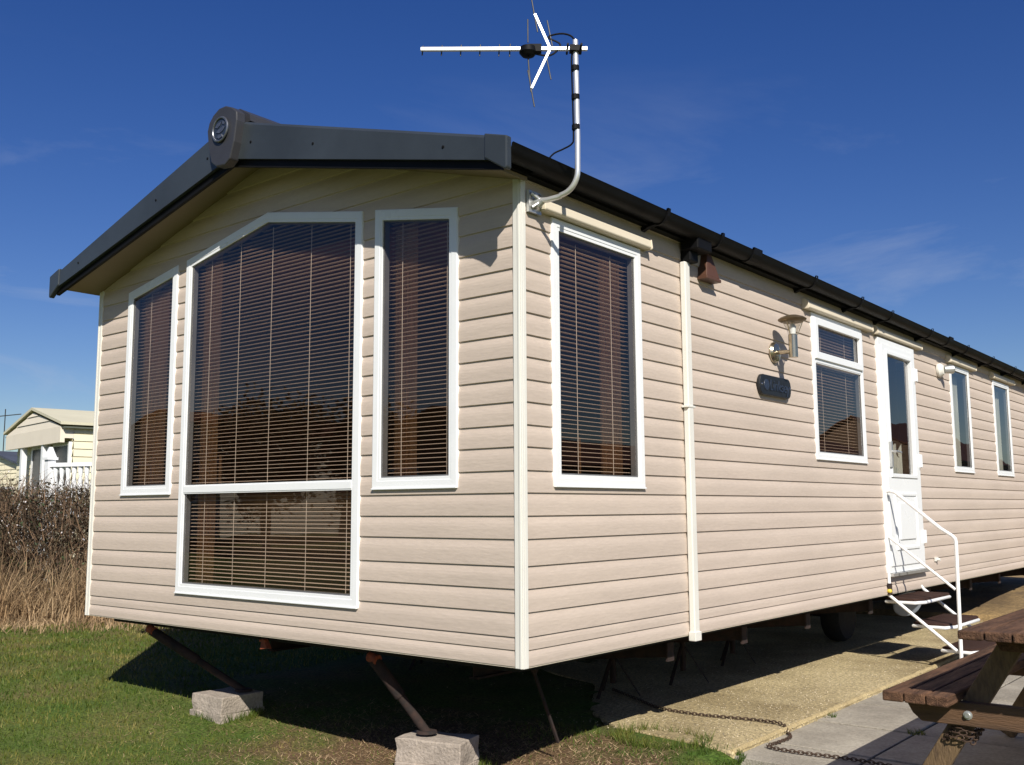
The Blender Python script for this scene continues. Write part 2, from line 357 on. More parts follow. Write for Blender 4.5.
WINF = []   # (outline, fn, kind)
a, b_, c_ = .3694, .9388, 1.0315
zb, zc, zti, zto, ztc, zap = .7696, .1901, 2.1876, 2.0894, 2.1995, 2.3497
fR = [(-b_, zb), (-a, zb), (-a, zto), (-b_, zti)]
fL = [(-W+a, zb), (-W+b_, zb), (-W+b_, zti), (-W+a, zto)]
fC = [(-W+c_, zc), (-c_, zc), (-c_, ztc), (-W/2, zap), (-W+c_, ztc)]
s1 = [(.2125, .770), (.9836, .770), (.9836, 2.018), (.2125, 2.018)]
s2 = [(3.1986, .995), (4.1547, .995), (4.1547, 2.018), (3.1986, 2.018)]
dr = [(4.465, .160), (5.345, .160), (5.345, 2.008), (4.465, 2.008)]
s3 = [(6.4327, .990), (7.0658, .990), (7.0658, 2.005), (6.4327, 2.005)]
s4 = [(7.9661, .990), (8.64, .990), (8.64, 1.998), (7.9661, 1.998)]
s5 = [(9.5, .990), (10.1, .990), (10.1, 1.998), (9.5, 1.998)]
hole = lambda P: inset(P, .012)
AP = (-W/2, gz(-W/2))
gclips = [((.0, gz(0)), AP), (AP, (-W, gz(-W)))]
cladding('front_wall', front, -W+.02, -.02, 2.66, [hole(P) for P in (fR, fL, fC)], gclips)
cladding('side_wall', side, .02, LEN, 2.17, [hole(P) for P in (s1, s2, dr, s3, s4, s5)])
lw = cladding('side_wall', lefts, 0, LEN, 2.17, [], flip=True)
cladding('rear_wall', rear, -W, 0, 2.66, [], [((0, gz(0)), AP), (AP, (-W, gz(-W)))], flip=True)
# interior
mb = MB(); t_ = .07
mb.quadbox(-W+.03, -.03, .03, LEN-.03, .02, .06)
for P in ([(-W+.09, .12), (-.09, .12), (-.09, 6.2), (-W+.09, 6.2)],):
    mb.poly([(u, v, 2.13) for u, v in P][::-1])
mb.poly([(-W+.05, .05, .05), (-W+.05, 10.6, .05), (-W+.05, 10.6, 2.12), (-W+.05, .05, 2.12)])
for yy in (2.2, 4.2, 6.0, 7.5, 9.0): mb.quadbox(-W+.06, -.35, yy, yy+.03, .06, 2.12)
mb.quadbox(-.9, -.85, .9, 4.2, .06, 2.0)
mb.build('interior_panel', 'wallin', van)
# soft furnishing of the lounge seen through the blinds
mb = MB(); mb.quadbox(-W+.15, -.95, .45, 1.0, .06, .55); mb.quadbox(-W+.15, -.95, .32, .48, .06, .78)
mb.build('sofa', mat('sofa_cloth', (.28, .20, .12), .9, var=.2), van, bevel=.04)

def window(P, fn, fw=.055, bars=(), sash=None, blinds=True, nm='window', proud=.015, curt=None, cords=None, sillz=.005, curtmat='curtain', blz0=None, gap=.0217):
    n = len(P)
    Pi = inset(P, fw); mb = MB(); mb.ring(P, Pi, -.010, proud, fn)
    Pj = inset(P, fw-.016); mb.ring(inset(P, .004), Pj, proud, proud+.0025, fn)
    us = [p[0] for p in Pi]; vs = [p[1] for p in Pi]; u0, u1 = min(us), max(us)
    for z in bars:
        for (hh, d1) in ((.026, proud), (.019, proud+.003)):
            q = [(u0, z-hh), (u1, z-hh), (u1, z+hh), (u0, z+hh)]
            pts = [fn(u, v, -.05) for u, v in q]; dd = Vector(fn(0, 0, d1))-Vector(fn(0, 0, -.05)); mb.prism(pts, dd)
    fr = mb.build(nm, 'white', van, bevel=.003)
    # rubber gasket
    g = MB(); Pk = inset(P, fw+.007); g.ring(inset(P, fw-.001), Pk, -.030, proud-.008, fn); g.build('gasket', 'gasket', fr)
    # sill nose at the bottom
    ub = [p[0] for p in P if abs(p[1]-min(q[1] for q in P)) < 1e-6]; z = min(q[1] for q in P)
    s_ = MB(); q = [(min(ub)+.001, z-.003), (max(ub)-.001, z-.003), (max(ub)-.001, z+sillz), (min(ub)+.001, z+sillz)]
    s_.prism([fn(u, v, .004) for u, v in q], Vector(fn(0, 0, proud+.009))-Vector(fn(0, 0, .004))); s_.build('sill', 'white', fr, bevel=.002)
    # glass: one pane per light
    zs = [min(vs)]+[z for z in bars]+[max(vs)]
    for i in range(len(zs)-1):
        Q = Pk
        Q = clip(Q, (u0, zs[i]+(.026 if i else 0)), (u1, zs[i]+(.026 if i else 0)), True)
        if i < len(zs)-2: Q = clip(Q, (u1, zs[i+1]-.026), (u0, zs[i+1]-.026), True)
        p_ = MB(); pts = [fn(u, v, .004) for u, v in Q]
        nrm = (Vector(pts[1])-Vector(pts[0])).cross(Vector(pts[2])-Vector(pts[1])); out = Vector(fn(0, 0, 1))-Vector(fn(0, 0, 0))
        p_.poly(pts if nrm.dot(out) > 0 else pts[::-1]); p_.build('pane', 'glass', fr)
    if sash:
        z0, z1 = sash; S_ = [(u0-.02, z0), (u1+.02, z0), (u1+.02, z1), (u0-.02, z1)]
        q = MB(); q.ring(S_, inset(S_, .05), .006, proud+.016, fn); q.build('vent_sash', 'white', fr, bevel=.003)
    if blinds:
        bl = MB(); zlo = min(vs)+.004; zhi = max(vs); k = 0; bd = -.034
        z = blz0 or zlo
        while z < zhi-.01:
            seg = clip(clip(Pi, (u0-1, z), (u1+1, z), True), (u1+1, z+.004), (u0-1, z+.004), True)
            if len(seg) > 2:
                a0 = min(p[0] for p in seg)+.006; a1 = max(p[0] for p in seg)-.006
                if a1-a0 > .03:
                    jit = random.uniform(-.0013, .0013); ns = 3
                    pts = []
                    for s_i in range(5):
                        t = s_i/4; dd = bd-.0235*t; zz = z+jit+.0020*math.sin(math.pi*t)-.0010*(1-t)
                        pts.append((dd, zz))
                    b0 = len(bl.v)
                    for u in (a0, a1):
                        for dd, zz in pts: bl.v.append(fn(u, zz, dd))
                        for dd, zz in pts[::-1]: bl.v.append(fn(u, zz-.0010, dd))
                    nn = 10
                    for i in range(nn): j = (i+1) % nn; bl.f.append([b0+i, b0+j, b0+nn+j, b0+nn+i])
                    bl.f += [[b0+i for i in range(nn)][::-1], [b0+nn+i for i in range(nn)]]
            z += gap
        bl.build('blind', 'slat', van)
        cd = MB()
        for u in (cords or []):
            # cord top limited by the outline
            col = clip(clip(Pi, (u, 0), (u, 9), True), (u+.002, 9), (u+.002, 0), True)
            zt = max(p[1] for p in col) if col else zhi
            for d_ in (bd+.0045,): cd.prism([fn(u-.0017, zlo, d_), fn(u+.0017, zlo, d_), fn(u+.0017, zt-.02, d_), fn(u-.0017, zt-.02, d_)], Vector(fn(0, 0, .001))-Vector(fn(0, 0, 0)))
        if cords: cd.build('blind_cord', 'cord', van)
    for (c0, c1) in (curt or []):
        cu = MB(); N_ = 28; zlo = min(vs)-.05; zhi = max(vs)-.02; b0 = 0
        for i in range(N_+1):
            u = c0+(c1-c0)*i/N_; d_ = -.095-.014*math.sin(i*1.35)
            cu.v += [fn(u, zlo, d_), fn(u, zhi, d_)]
        for i in range(N_): cu.f.append([2*i, 2*i+2, 2*i+3, 2*i+1])
        cu.build('curtain', curtmat, van, smooth=True)
    return fr
window(fR, front, curt=[(-.90, -.74)], cords=[-.78, -.475], gap=.0217)
window(fL, front, curt=[(-W+a+.02, -W+.68)], cords=[-W+.58, -W+.83], gap=.0217)
window(fC, front, bars=(.795,), curt=[(-W+c_+.04, -W+c_+.22)], cords=[-2.42, -2.13, -1.83, -1.49, -1.17], fw=.056, gap=.0217)
window(s1, side, curt=[(.76, .93)], cords=[.46, .76], gap=.0217)
window(s2, side, bars=(1.69,), sash=(1.695, 1.985), cords=[3.45, 3.9], fw=.05)
window(s3, side, blinds=False, fw=.05, curt=[(6.72, 7.0)], curtmat='netc')
window(s4, side, blinds=False, fw=.05, curt=[(8.2, 8.6)], curtmat='netc')
window(s5, side, blinds=False, fw=.05, curt=[(9.7, 10.05)], curtmat='netc')
# ---- door
mb = MB(); mb.ring(dr, inset(dr, [.05, .05, .05, .05]), -.05, .03, side)
frm = mb.build('door_frame', 'white', van, bevel=.003)
y0, y1, z0, z1 = 4.52, 5.295, .21, 1.955
leaf = [(y0, z0), (y1, z0), (y1, z1), (y0, z1)]
glz = [(y0+.095, .93), (y1-.105, .93), (y1-.105, 1.885), (y0+.095, 1.885)]
mb = MB(); mb.ring(leaf, glz, .0, .040, side); dl = mb.build('door', 'white', van, bevel=.004)
pn = [(y0+.15, .30), (y1-.15, .30), (y1-.15, .80), (y0+.15, .80)]
mb = MB()
mb.ring([(y0+.12, .33), (y1-.12, .33), (y1-.12, .78), (y0+.12, .78)], [(y0+.145, .355), (y1-.145, .355), (y1-.145, .755), (y0+.145, .755)], .038, .049, side)
mb.prism([side(u, v, .039) for u, v in [(y0+.20, .41), (y1-.20, .41), (y1-.20, .70), (y0+.20, .70)]], (.012, 0, 0))
mb.build('door_panel', 'white', dl, bevel=.004)
mb = MB(); mb.ring(inset(glz, -.03), glz, .038, .05, side); mb.build('glazing_bead', 'white', dl, bevel=.004)
MB().poly([side(u, v, .02) for u, v in glz]).build('pane', 'glass', dl)
mb = MB(); mb.quadbox(.04, .062, y0+.045, y0+.075, .98, 1.18); mb.tube([(.062, y0+.06, 1.10), (.09, y0+.06, 1.10), (.095, y0+.09, 1.10), (.092, y0+.17, 1.095)], .009); mb.build('handle', 'steel', dl, smooth=True)
for z in (1.78, 1.05, .42):
    mb = MB(); mb.quadbox(.028, .052, y1-.005, y1+.055, z-.055, z+.055); mb.tube([(.052, y1+.012, z-.05), (.052, y1+.012, z+.05)], .010, 8); mb.build('hinge', 'white', dl, bevel=.003)
mb = MB(); mb.quadbox(.0, .055, 4.49, 5.375, .135, .158); mb.build('threshold', 'steel', van)
# plants and ornament behind the door pane stay dark; blind on the door glass
mb = MB(); N_ = 20
for i in range(N_+1):
    u = y0+.30+(y1-y0-.46)*i/N_; d_ = -.06-.012*math.sin(i*1.5); mb.v += [side(u, .90, d_), side(u, 1.13+.06*math.sin(i*.7), d_)]
for i in range(N_): mb.f.append([2*i, 2*i+2, 2*i+3, 2*i+1])
mb.build('curtain', 'netc', van)

# ---- trims
def corner(x, s):
    mb = MB(); zt = gz(0)+.02
    mb.quadbox(*sorted((x-s*.036, x+s*.012)), -.013, -.0, -.004, zt); mb.quadbox(*sorted((x-s*.0, x+s*.012)), -.0, .022, -.004, zt)
    mb.quadbox(*sorted((x-s*.008, x+s*.004)), -.017, -.013, -.004, zt)
    mb.build('corner_trim', 'cream', van, bevel=.003)
corner(0, 1); corner(-W, -1)
mb = MB(); mb.quadbox(-W+.01, -.01, -.004, .01, -.004, 0.001); mb.quadbox(-.01, .004, .01, LEN, -.004, 0.001); mb.build('base_trim', 'hood', van)
# hoods over openings
def hood(y0, y1, z):
    mb = MB(); P = [(0.0, z+.062), (.022, z+.062), (.050, z+.042), (.056, z+.004), (.050, z-.004), (0, z-.004)]
    mb.prism([(x, y0, zz) for x, zz in P], (0, y1-y0, 0))
    for yy in (y0-.012, y1): mb.prism([(x+.004 if x > 0 else 0, yy, zz+(.004 if zz > z+.03 else -.004)) for x, zz in P], (0, .012, 0))
    mb.build('window_hood', 'hood', van, bevel=.004)
for y0_, y1_ in ((.12, 1.03), (3.08, 4.30), (4.42, 5.50), (6.36, 7.20), (7.90, 8.76), (9.42, 10.2)): hood(y0_, y1_, 2.027 if y0_ < 6 else 2.016)

# ---- roof
fall = lambda y: -.0055*max(0, y)
def rz(x, y): return 2.775-SL*abs(x+W/2)+fall(y)
mb = MB()
for sgn in (1, -1):
    xe = -W/2+sgn*(W/2+.10)
    for (dz0, dz1) in ((0, -.03),):
        P = [(-W/2, -.24, rz(-W/2, -.24)), (xe, -.24, rz(xe, -.24)), (xe, LEN+.2, rz(xe, LEN+.2)), (-W/2, LEN+.2, rz(-W/2, LEN+.2))]
        if sgn > 0: mb.hexa([(x, y, z-.03) for x, y, z in P]+P)
        else: mb.hexa([(x, y, z-.03) for x, y, z in P][::-1]+P[::-1])
roof = mb.build('roof', 'roof', van)
# gable soffit (beige underside) and side eaves board
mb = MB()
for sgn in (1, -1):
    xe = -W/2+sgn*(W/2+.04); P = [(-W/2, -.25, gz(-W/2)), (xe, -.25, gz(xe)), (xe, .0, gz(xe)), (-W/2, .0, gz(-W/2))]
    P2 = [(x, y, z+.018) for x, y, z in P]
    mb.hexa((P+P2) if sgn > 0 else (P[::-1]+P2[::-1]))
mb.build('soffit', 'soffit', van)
mb = MB()
for (xa, xb) in ((.0, .085), (-W-.085, -W)):
    P = [(xa, .0, 2.165), (xb, .0, 2.165), (xb, LEN, 2.165+fall(LEN)*.6), (xa, LEN, 2.165+fall(LEN)*.6)]
    mb.hexa(P+[(x, y, z+.02) for x, y, z in P])
mb.build('eaves_board', 'black', van)
# barge boards
def barge(s):
    # s=+1 right half, -1 left half
    X = lambda t: -W/2+s*t      # t from 0 (apex) to 1.985
    T = 1.985; top = lambda t: 2.812-(2.812-2.232)*t/T; bot = lambda t: 2.592-(2.592-2.125)*t/T
    mb = MB()
    # stepped section: outer face, small sloping top edge, dark inner lip is separate
    for t0, t1 in ((.0, T-.10),):
        A = [(X(t0), -.285, bot(t0)), (X(t1), -.285, bot(t1)), (X(t1), -.285, top(t1)-.016), (X(t0), -.285, top(t0)-.016)]
        B = [(X(t0), -.268, top(t0)), (X(t1), -.268, top(t1))]
        C_ = [(X(t0), -.15, top(t0)), (X(t1), -.15, top(t1))]
        D = [(X(t0), -.262, bot(t0)), (X(t1), -.262, bot(t1))]
        mb.poly(A); mb.poly([A[3], A[2], B[1], B[0]]); mb.poly([B[0], B[1], C_[1], C_[0]]); mb.poly([D[0], D[1], A[1], A[0]])
        mb.poly([D[1], D[0], (X(t0), -.262, top(t0)-.01), (X(t1), -.262, top(t1)-.01)])
    ob = mb.build('bargeboard', 'barge', van)
    # end block
    e = MB(); t0, t1 = T-.12, T+.005
    P = [(X(t0), bot(t0)+.005), (X(t0+.01), bot(t0)-.0), (X(T-.005), 2.085), (X(t1), 2.095), (X(t1), top(T)), (X(t0), top(t0)+.003)]
    if s < 0: P = P[::-1]
    e.prism([(x, -.291, z) for x, z in P], (0, .035, 0)); e.build('end_cap', 'barge', ob, bevel=.006)
    # dark lip under the board
    l = MB(); dz = .045
    P = [(X(0), -.262, bot(0)-dz+.005), (X(T-.05), -.262, bot(T-.05)-dz+.01), (X(T-.05), -.262, bot(T-.05)), (X(0), -.262, bot(0))]
    l.prism(P if s > 0 else P[::-1], (0, .02, 0)); l.build('lip', 'black', ob)
    # screws
    for t in (.20, .72, 1.62): sc = MB(); sc.lathe((X(t), -.285, (top(t)*.45+bot(t)*.55)), (0, -1, 0), [(0, .008), (.003, .007), (.004, .002)], 8); sc.build('screw_head', 'black', ob)
    # beige trim between lip and wall: narrow fascia return
    return ob
barge(1); barge(-1)
# ridge cap (shield)
mb = MB(); cx_ = -W/2+.0
sh = [(-.120, 2.81), (-.135, 2.765), (-.118, 2.66), (-.088, 2.575), (-.04, 2.543), (.04, 2.535), (.085, 2.56), (.116, 2.65), (.135, 2.765), (.132, 2.815), (.09, 2.848), (.03, 2.872), (-.03, 2.872), (-.085, 2.846)]
mb.prism([(cx_+x, -.335, z) for x, z in sh[::-1]], (0, .06, 0)); cap = mb.build('ridge_cap', 'cap', van, bevel=.006)
mb = MB(); rg = [(cx_+.0, 2.90), ]
P = [(-W/2-.14, rz(-W/2-.14, 0)+.005), (-W/2-.05, 2.83), (-W/2+.05, 2.83), (-W/2+.14, rz(-W/2+.14, 0)+.005)]
P = [(-W/2-.13, 2.76), (-W/2+.13, 2.76), (-W/2+.12, 2.80), (-W/2+.03, 2.855), (-W/2-.03, 2.855), (-W/2-.12, 2.80)]
A = [(x, -.24, z+.03) for x, z in P]; B = [(x, LEN+.2, z+fall(LEN)) for x, z in P]
b0 = len(mb.v); mb.v += A+B
for i in range(6): j = (i+1) % 6; mb.f.append([i, 6+i, 6+j, j])
mb.f += [[5, 4, 3, 2, 1, 0][::-1], [6, 7, 8, 9, 10, 11][::-1]]
mb.build('ridge_strip', 'cap', van)
# round badge: chrome ring, dark disc, silver curved marks
bc = Vector((cx_-.0, -.336, 2.742)); bd = MB(); bd.lathe(bc, (0, -1, 0), [(0, .070), (.006, .070), (.007, .001)], 28); bdo = bd.build('badge', 'relief', cap, smooth=True)
r_ = MB(); r_.tube([bc+Vector((math.cos(t)*.067, -.008, math.sin(t)*.067)) for t in np.linspace(0, 2*math.pi, 32, endpoint=False)], .0065, 8, closed=True); r_.build('badge_ring', 'dullchrome', bdo, smooth=True)
r_ = MB()
for pts in ([(-.045, .02), (-.02, .038), (.012, .040), (.0, .022), (-.02, .01)], [(-.035, -.012), (-.008, .002), (.03, .012), (.048, .005), (.03, -.012), (-.002, -.022)],
            [(-.03, -.04), (-.01, -.028), (.018, -.030), (.02, -.045), (-.005, -.052)], [(.022, .045), (.045, .030), (.040, .018), (.02, .028)]):
    pp = [tuple(bc+Vector((x, -.0075, z))) for x, z in pts]; r_.prism(pp, (0, -.003, 0))
r_.build('badge_emblem', 'dullchrome', bdo)
# gutter
def gut(y): return 2.150+fall(y)*1.3-.02*(y > 99)
mb = MB(); n = 9; ys = np.linspace(-.25, LEN+.15, 14)
prof = [(.052+.058*(1-math.cos(math.pi*k/(n-1)))*.5*1.9-.0, .0) for k in range(n)]
prof = []
for k in range(n):
    t = math.pi*k/(n-1); prof.append((.108-.052*math.cos(t), -.055*math.sin(t)+.06))
inner = [(.108-(.048)*math.cos(math.pi*k/(n-1)), -.050*math.sin(math.pi*k/(n-1))+.061) for k in range(n)][::-1]
pr = prof+[(.164, .064)]+inner
b0 = len(mb.v)
for y in ys:
    for x, z in pr: mb.v.append((x, y, gut(y)+z))
K = len(pr)
for i in range(len(ys)-1):
    for k in range(K): l = (k+1) % K; mb.f.append([b0+i*K+k, b0+i*K+l, b0+(i+1)*K+l, b0+(i+1)*K+k])
mb.f += [[b0+k for k in range(K)][::-1], [b0+(len(ys)-1)*K+k for k in range(K)]]
gt = mb.build('gutter', 'black', van, smooth=True)
fb = MB(); fb.hexa([(.0, -.23, 2.155), (.052, -.23, 2.155), (.052, LEN+.1, 2.155+fall(LEN)), (.0, LEN+.1, 2.155+fall(LEN)), (.0, -.23, 2.25), (.052, -.23, 2.235), (.052, LEN+.1, 2.235+fall(LEN)), (.0, LEN+.1, 2.25+fall(LEN))])
fb.build('fascia', 'black', van)
for y in (1.02, 1.62, 2.02, 2.95, 3.80, 4.45, 5.45, 5.95, 6.55, 7.45, 8.35, 9.3, 10.2):
    br = MB(); outl = [(.108-.061*math.cos(math.pi*k/8), -.064*math.sin(math.pi*k/8)+.062) for k in range(9)]
    P = outl+[(.17, .078), (.158, .078)]+[(.108-.045*math.cos(math.pi*k/8), -.045*math.sin(math.pi*k/8)+.062) for k in range(9)][::-1]
    wd = .024 if y not in (2.02, 5.95) else .11
    b0 = len(br.v); K = len(P)
    for yy in (y, y+wd): br.v += [(x, yy, gut(y)+z) for x, z in P]
    for k in range(K): l = (k+1) % K; br.f.append([b0+k, b0+l, b0+K+l, b0+K+k])
    for k in range(8):
        i2 = K-1-k; br.f += [[k, k+1, i2-1, i2][::-1], [K+k, K+k+1, K+i2-1, K+i2]]
    br.build('gutter_bracket', 'black', van)
    if wd < .1:
        st = MB(); st.prism([(.001, y-.004, gut(y)-.02), (.05, y-.004, gut(y)-.0), (.10, y-.004, gut(y)+.004), (.06, y-.004, gut(y)+.045), (.001, y-.004, gut(y)+.045)], (0, .032, 0)); st.build('gutter_stay', 'black', van)
# downpipe with black swan neck
mb = MB(); mb.quadbox(.012, .046, 1.396, 1.450, -.015, 2.03); dp = mb.build('downpipe', 'cream', van, bevel=.006)
mb = MB(); mb.quadbox(.010, .052, 1.390, 1.456, -.03, .018); mb.build('pipe_shoe', 'cream', dp, bevel=.003)
for z in (1.22,): mb = MB(); mb.quadbox(.009, .049, 1.380, 1.466, z-.006, z+.006); mb.build('pipe_clip', 'cream', dp, bevel=.002)
mb = MB(); mb.quadbox(.010, .075, 1.41, 1.50, 2.03, 2.10); mb.quadbox(.02, .13, 1.40, 1.56, 2.09, 2.17); mb.build('gutter_outlet', 'black', van, bevel=.008)
# brown flue terminal
mb = MB(); y0_, y1_ = 1.605, 1.765
mb.hexa([(.0, y0_, 1.985), (.068, y0_+.0, 1.985), (.068, y1_, 1.985), (.0, y1_, 1.985), (.0, y0_+.05, 2.125), (.045, y0_+.055, 2.125), (.045, y1_-.055, 2.125), (.0, y1_-.05, 2.125)])
mb.quadbox(0, .073, y0_-.006, y1_+.006, 1.965, 1.985)
fv = mb.build('flue_vent', 'brownp', van, bevel=.004)
# small white tap bracket on cladding right of the door
mb = MB(); mb.quadbox(.008, .02, 5.66, 5.74, .20, .235); mb.tube([(.015, 5.70, .215), (.045, 5.70, .212)], .012, 8); mb.build('pipe_outlet', 'cream', van, smooth=False)
for (yy, zz) in ((2.63, .5), (5.9, .9)):
    pass
# ---- chassis
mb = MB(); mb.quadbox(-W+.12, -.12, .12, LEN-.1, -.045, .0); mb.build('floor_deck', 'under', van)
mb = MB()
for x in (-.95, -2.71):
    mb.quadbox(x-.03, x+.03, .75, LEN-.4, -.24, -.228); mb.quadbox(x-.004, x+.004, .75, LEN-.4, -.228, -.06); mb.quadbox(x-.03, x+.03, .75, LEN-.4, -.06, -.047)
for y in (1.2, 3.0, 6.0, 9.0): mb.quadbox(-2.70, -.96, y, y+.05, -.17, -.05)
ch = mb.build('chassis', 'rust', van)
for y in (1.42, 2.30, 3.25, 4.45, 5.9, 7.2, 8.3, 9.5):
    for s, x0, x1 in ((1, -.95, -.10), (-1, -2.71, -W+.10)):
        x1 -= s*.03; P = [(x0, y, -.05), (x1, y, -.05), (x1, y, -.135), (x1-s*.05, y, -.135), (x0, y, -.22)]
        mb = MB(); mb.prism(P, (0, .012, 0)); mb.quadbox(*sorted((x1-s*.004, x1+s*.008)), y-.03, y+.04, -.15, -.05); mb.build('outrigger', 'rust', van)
for x in (-.80, -2.86):
    mb = MB(); c0 = Vector((x, 5.5, -.285)); rt = []
    mb.lathe(c0+Vector((-.085, 0, 0)), (1, 0, 0), [(0, .13), (.001, .205), (.03, .228), (.085, .232), (.14, .228), (.169, .205), (.17, .13)], 30)
    wh = mb.build('wheel', 'rubber', van, smooth=True)
    r_ = MB(); r_.lathe(c0+Vector((-.07, 0, 0)), (1, 0, 0), [(0, .14), (.12, .14), (.121, .12), (.10, .11), (.09, .05), (.15, .045), (.152, .001)], 24); r_.build('rim', 'rim', wh, smooth=True)
mb = MB(); mb.bar((-2.86, 5.5, -.285), (-.80, 5.5, -.285), .05, .05); mb.build('axle', 'rust', van)
# A-frame hitch bracket, orange primer
mb = MB(); mb.hexa([(-1.90, .06, -.085), (-1.84, .06, -.075), (-1.835, .09, -.08), (-1.895, .09, -.085), (-1.895, .065, -.03), (-1.875, .065, -.03), (-1.87, .09, -.03), (-1.89, .09, -.03)]); mb.quadbox(-1.91, -1.86, .062, .085, -.045, -.034); mb.build('hitch_bracket', 'oxide', van)
# corner steadies (prop legs)
def steady(top, bot, thin=False):
    mb = MB(); top = Vector(top); bot = Vector(bot); r = .026
    mb.tube([top, top.lerp(bot, .5)], r*1.15, 12); mb.tube([top.lerp(bot, .45), bot], r*.85, 12)
    mb.lathe(bot+Vector((0, 0, .01)), (0, 0, -1), [(0, .05), (.012, .055), (.014, .04)], 12)
    ob = mb.build('prop_leg', 'rust', van, smooth=True)
    e = MB(); e.tube([top+Vector((-.03, 0, .010)), top+Vector((.03, 0, -.002))], .026, 12); e.build('hinge_tube', 'oxide', ob, smooth=True)
steady((-1.055, .12, -.07), (-.885, .325, -.435)); steady((-3.05, .10, -.07), (-2.60, .47, -.435))
mb = MB(); mb.bar((-.33, .46, -.05), (-.33, .679, -.47), .012, .012); mb.bar((-.33, .46, -.05), (-.33, .50, -.11), .03, .02); mb.build('corner_stay', 'rust', van)

# ------------------------------------------------------------------ wall-mounted things
t = thing('wall_lantern', (.015, 2.577, 1.656), 'stainless steel up lantern with flared hat on the beige side wall', 'wall lamp')
mb = MB(); mb.lathe((.012, 2.577, 1.656), (1, 0, 0), [(0, .068), (.008, .068), (.022, .058), (.030, .03)], 26); mb.build('wall_plate', 'brass', t, smooth=True)
lx, ly = .145, 2.577
mb = MB(); mb.tube([(.03, ly, 1.656), (.13, ly, 1.650)], .014, 12); mb.build('arm', 'brass', t, smooth=True)
mb = MB(); mb.lathe((lx, ly, 1.612), (0, 0, 1), [(0, .001), (.001, .028), (.145, .028), (.15, .024)], 22); mb.build('lamp_body', 'brass', t, smooth=True)
mb = MB(); mb.lathe((lx, ly, 1.757), (0, 0, 1), [(0, .028), (.03, .034), (.06, .048), (.085, .066), (.09, .066)], 22); mb.build('glass_shade', 'lampglass', t, smooth=True)
mb = MB(); mb.lathe((lx, ly, 1.76), (0, 0, 1), [(0, .018), (.05, .022), (.07, .012)], 14); mb.build('bulb', 'white', t, smooth=True)
mb = MB(); mb.lathe((lx, ly, 1.838), (0, 0, 1), [(0, .050), (.001, .066), (.012, .086), (.020, .090), (.032, .074), (.044, .04), (.050, .002)], 30); mb.build('hat', 'bronze', t, smooth=True)
for k in range(3):
    mb = MB(); an = k*2.1+.4; mb.tube([(lx+.03*math.cos(an), ly+.03*math.sin(an), 1.757), (lx+.066*math.cos(an), ly+.066*math.sin(an), 1.845)], .0025, 6); mb.build('hat_stay', 'brass', t)
# bulkhead flood lamp near the third side window
t = thing('bulkhead_light', (.015, 6.08, 1.90), 'round white light fitting mounted high on the wall right of the door', 'wall lamp')
mb = MB(); mb.lathe((.012, 6.08, 1.905), (1, 0, 0), [(0, .062), (.02, .064), (.04, .05), (.05, .04)], 24); mb.build('base', 'cream', t, smooth=True)
mb = MB(); mb.lathe((.06, 6.10, 1.91), (.75, .55, .02), [(0, .036), (.075, .042), (.085, .034)], 22); mb.build('lamp_head', 'steel', t, smooth=True)
# name plaque with raised lettering
t = thing('name_plaque', (.02, 2.6, 1.42), 'black oval ended name plaque with raised letters on the side wall', 'sign')
yl, yr, zm, hh = 2.315, 2.765, 1.432, .064
P = []
for k in range(9): an = math.pi/2+math.pi*k/8; P.append((yl+.04+.045*math.cos(an), zm+hh*math.sin(an)))
for k in range(9): an = -math.pi/2+math.pi*k/8; P.append((yr-.04+.045*math.cos(an), zm+hh*math.sin(an)))
mb = MB(); mb.prism([side(u, v, .014) for u, v in P], (.022, 0, 0)); bdp = mb.build('board', 'plaque', t, bevel=.004)
mb = MB(); mb.lathe((.036, yl+.085, zm), (1, 0, 0), [(0, .036), (.004, .034), (.005, .02)], 20); mb.build('motif', 'relief', t)
tx = bpy.data.curves.new('lettering', 'FONT'); tx.body = 'Linksey'; tx.size = .098; tx.extrude = .002; tx.shear = .15; tx.align_x = 'LEFT'
tmp = bpy.data.objects.new('tmp', tx); COL.objects.link(tmp); bpy.context.view_layer.update()
me = bpy.data.meshes.new_from_object(tmp.evaluated_get(bpy.context.evaluated_depsgraph_get())); bpy.data.objects.remove(tmp)
lo = bpy.data.objects.new('lettering', me); COL.objects.link(lo); me.materials.clear(); me.materials.append(M['relief'])
lo.parent = t; me.transform(Matrix(((0, 0, 1, .0385), (1, 0, 0, yl+.125), (0, 1, 0, zm-.030), (0, 0, 0, 1)))); me.transform(Matrix.Translation(-Vector(t.location)))
for yy in (yl+.018, yr-.018): mb = MB(); mb.lathe((.036, yy, zm), (1, 0, 0), [(0, .007), (.004, .006), (.005, .002)], 10); mb.build('screw_head', 'chrome', t)

# ------------------------------------------------------------------ television aerial
t = thing('television_aerial', (.03, .07, 2.057), 'silver television aerial on a bent pole clamped to the caravan corner', 'aerial')
ax, ay = .268, .07
bend = [(.03, ay, 2.057), (.10, ay, 2.048), (.17, ay, 2.050)]
for k in range(9): an = -math.pi/2+math.pi/2*k/8; bend.append((.175+.093*math.cos(an), ay, 2.148+.093*math.sin(an)))
bend += [(ax+.002, ay, 2.3), (ax-.003, ay, 2.752)]
mb = MB(); mb.tube(bend, .0125, 12); mb.build('mast', 'alu', t, smooth=True)
mb = MB(); mb.quadbox(.014, .03, ay-.045, ay+.045, 2.00, 2.10); mb.tube([(.035, ay-.035, 2.085), (.055, ay, 2.06), (.035, ay+.035, 2.04)], .009, 8); mb.tube([(.03, ay+.03, 2.09), (.06, ay+.005, 2.05), (.035, ay-.03, 2.02)], .008, 8)
mb.tube([(.03, ay, 2.03), (.05, ay, 2.03), (.08, ay, 2.05)], .012, 8); mb.build('wall_clamp', 'steel', t)
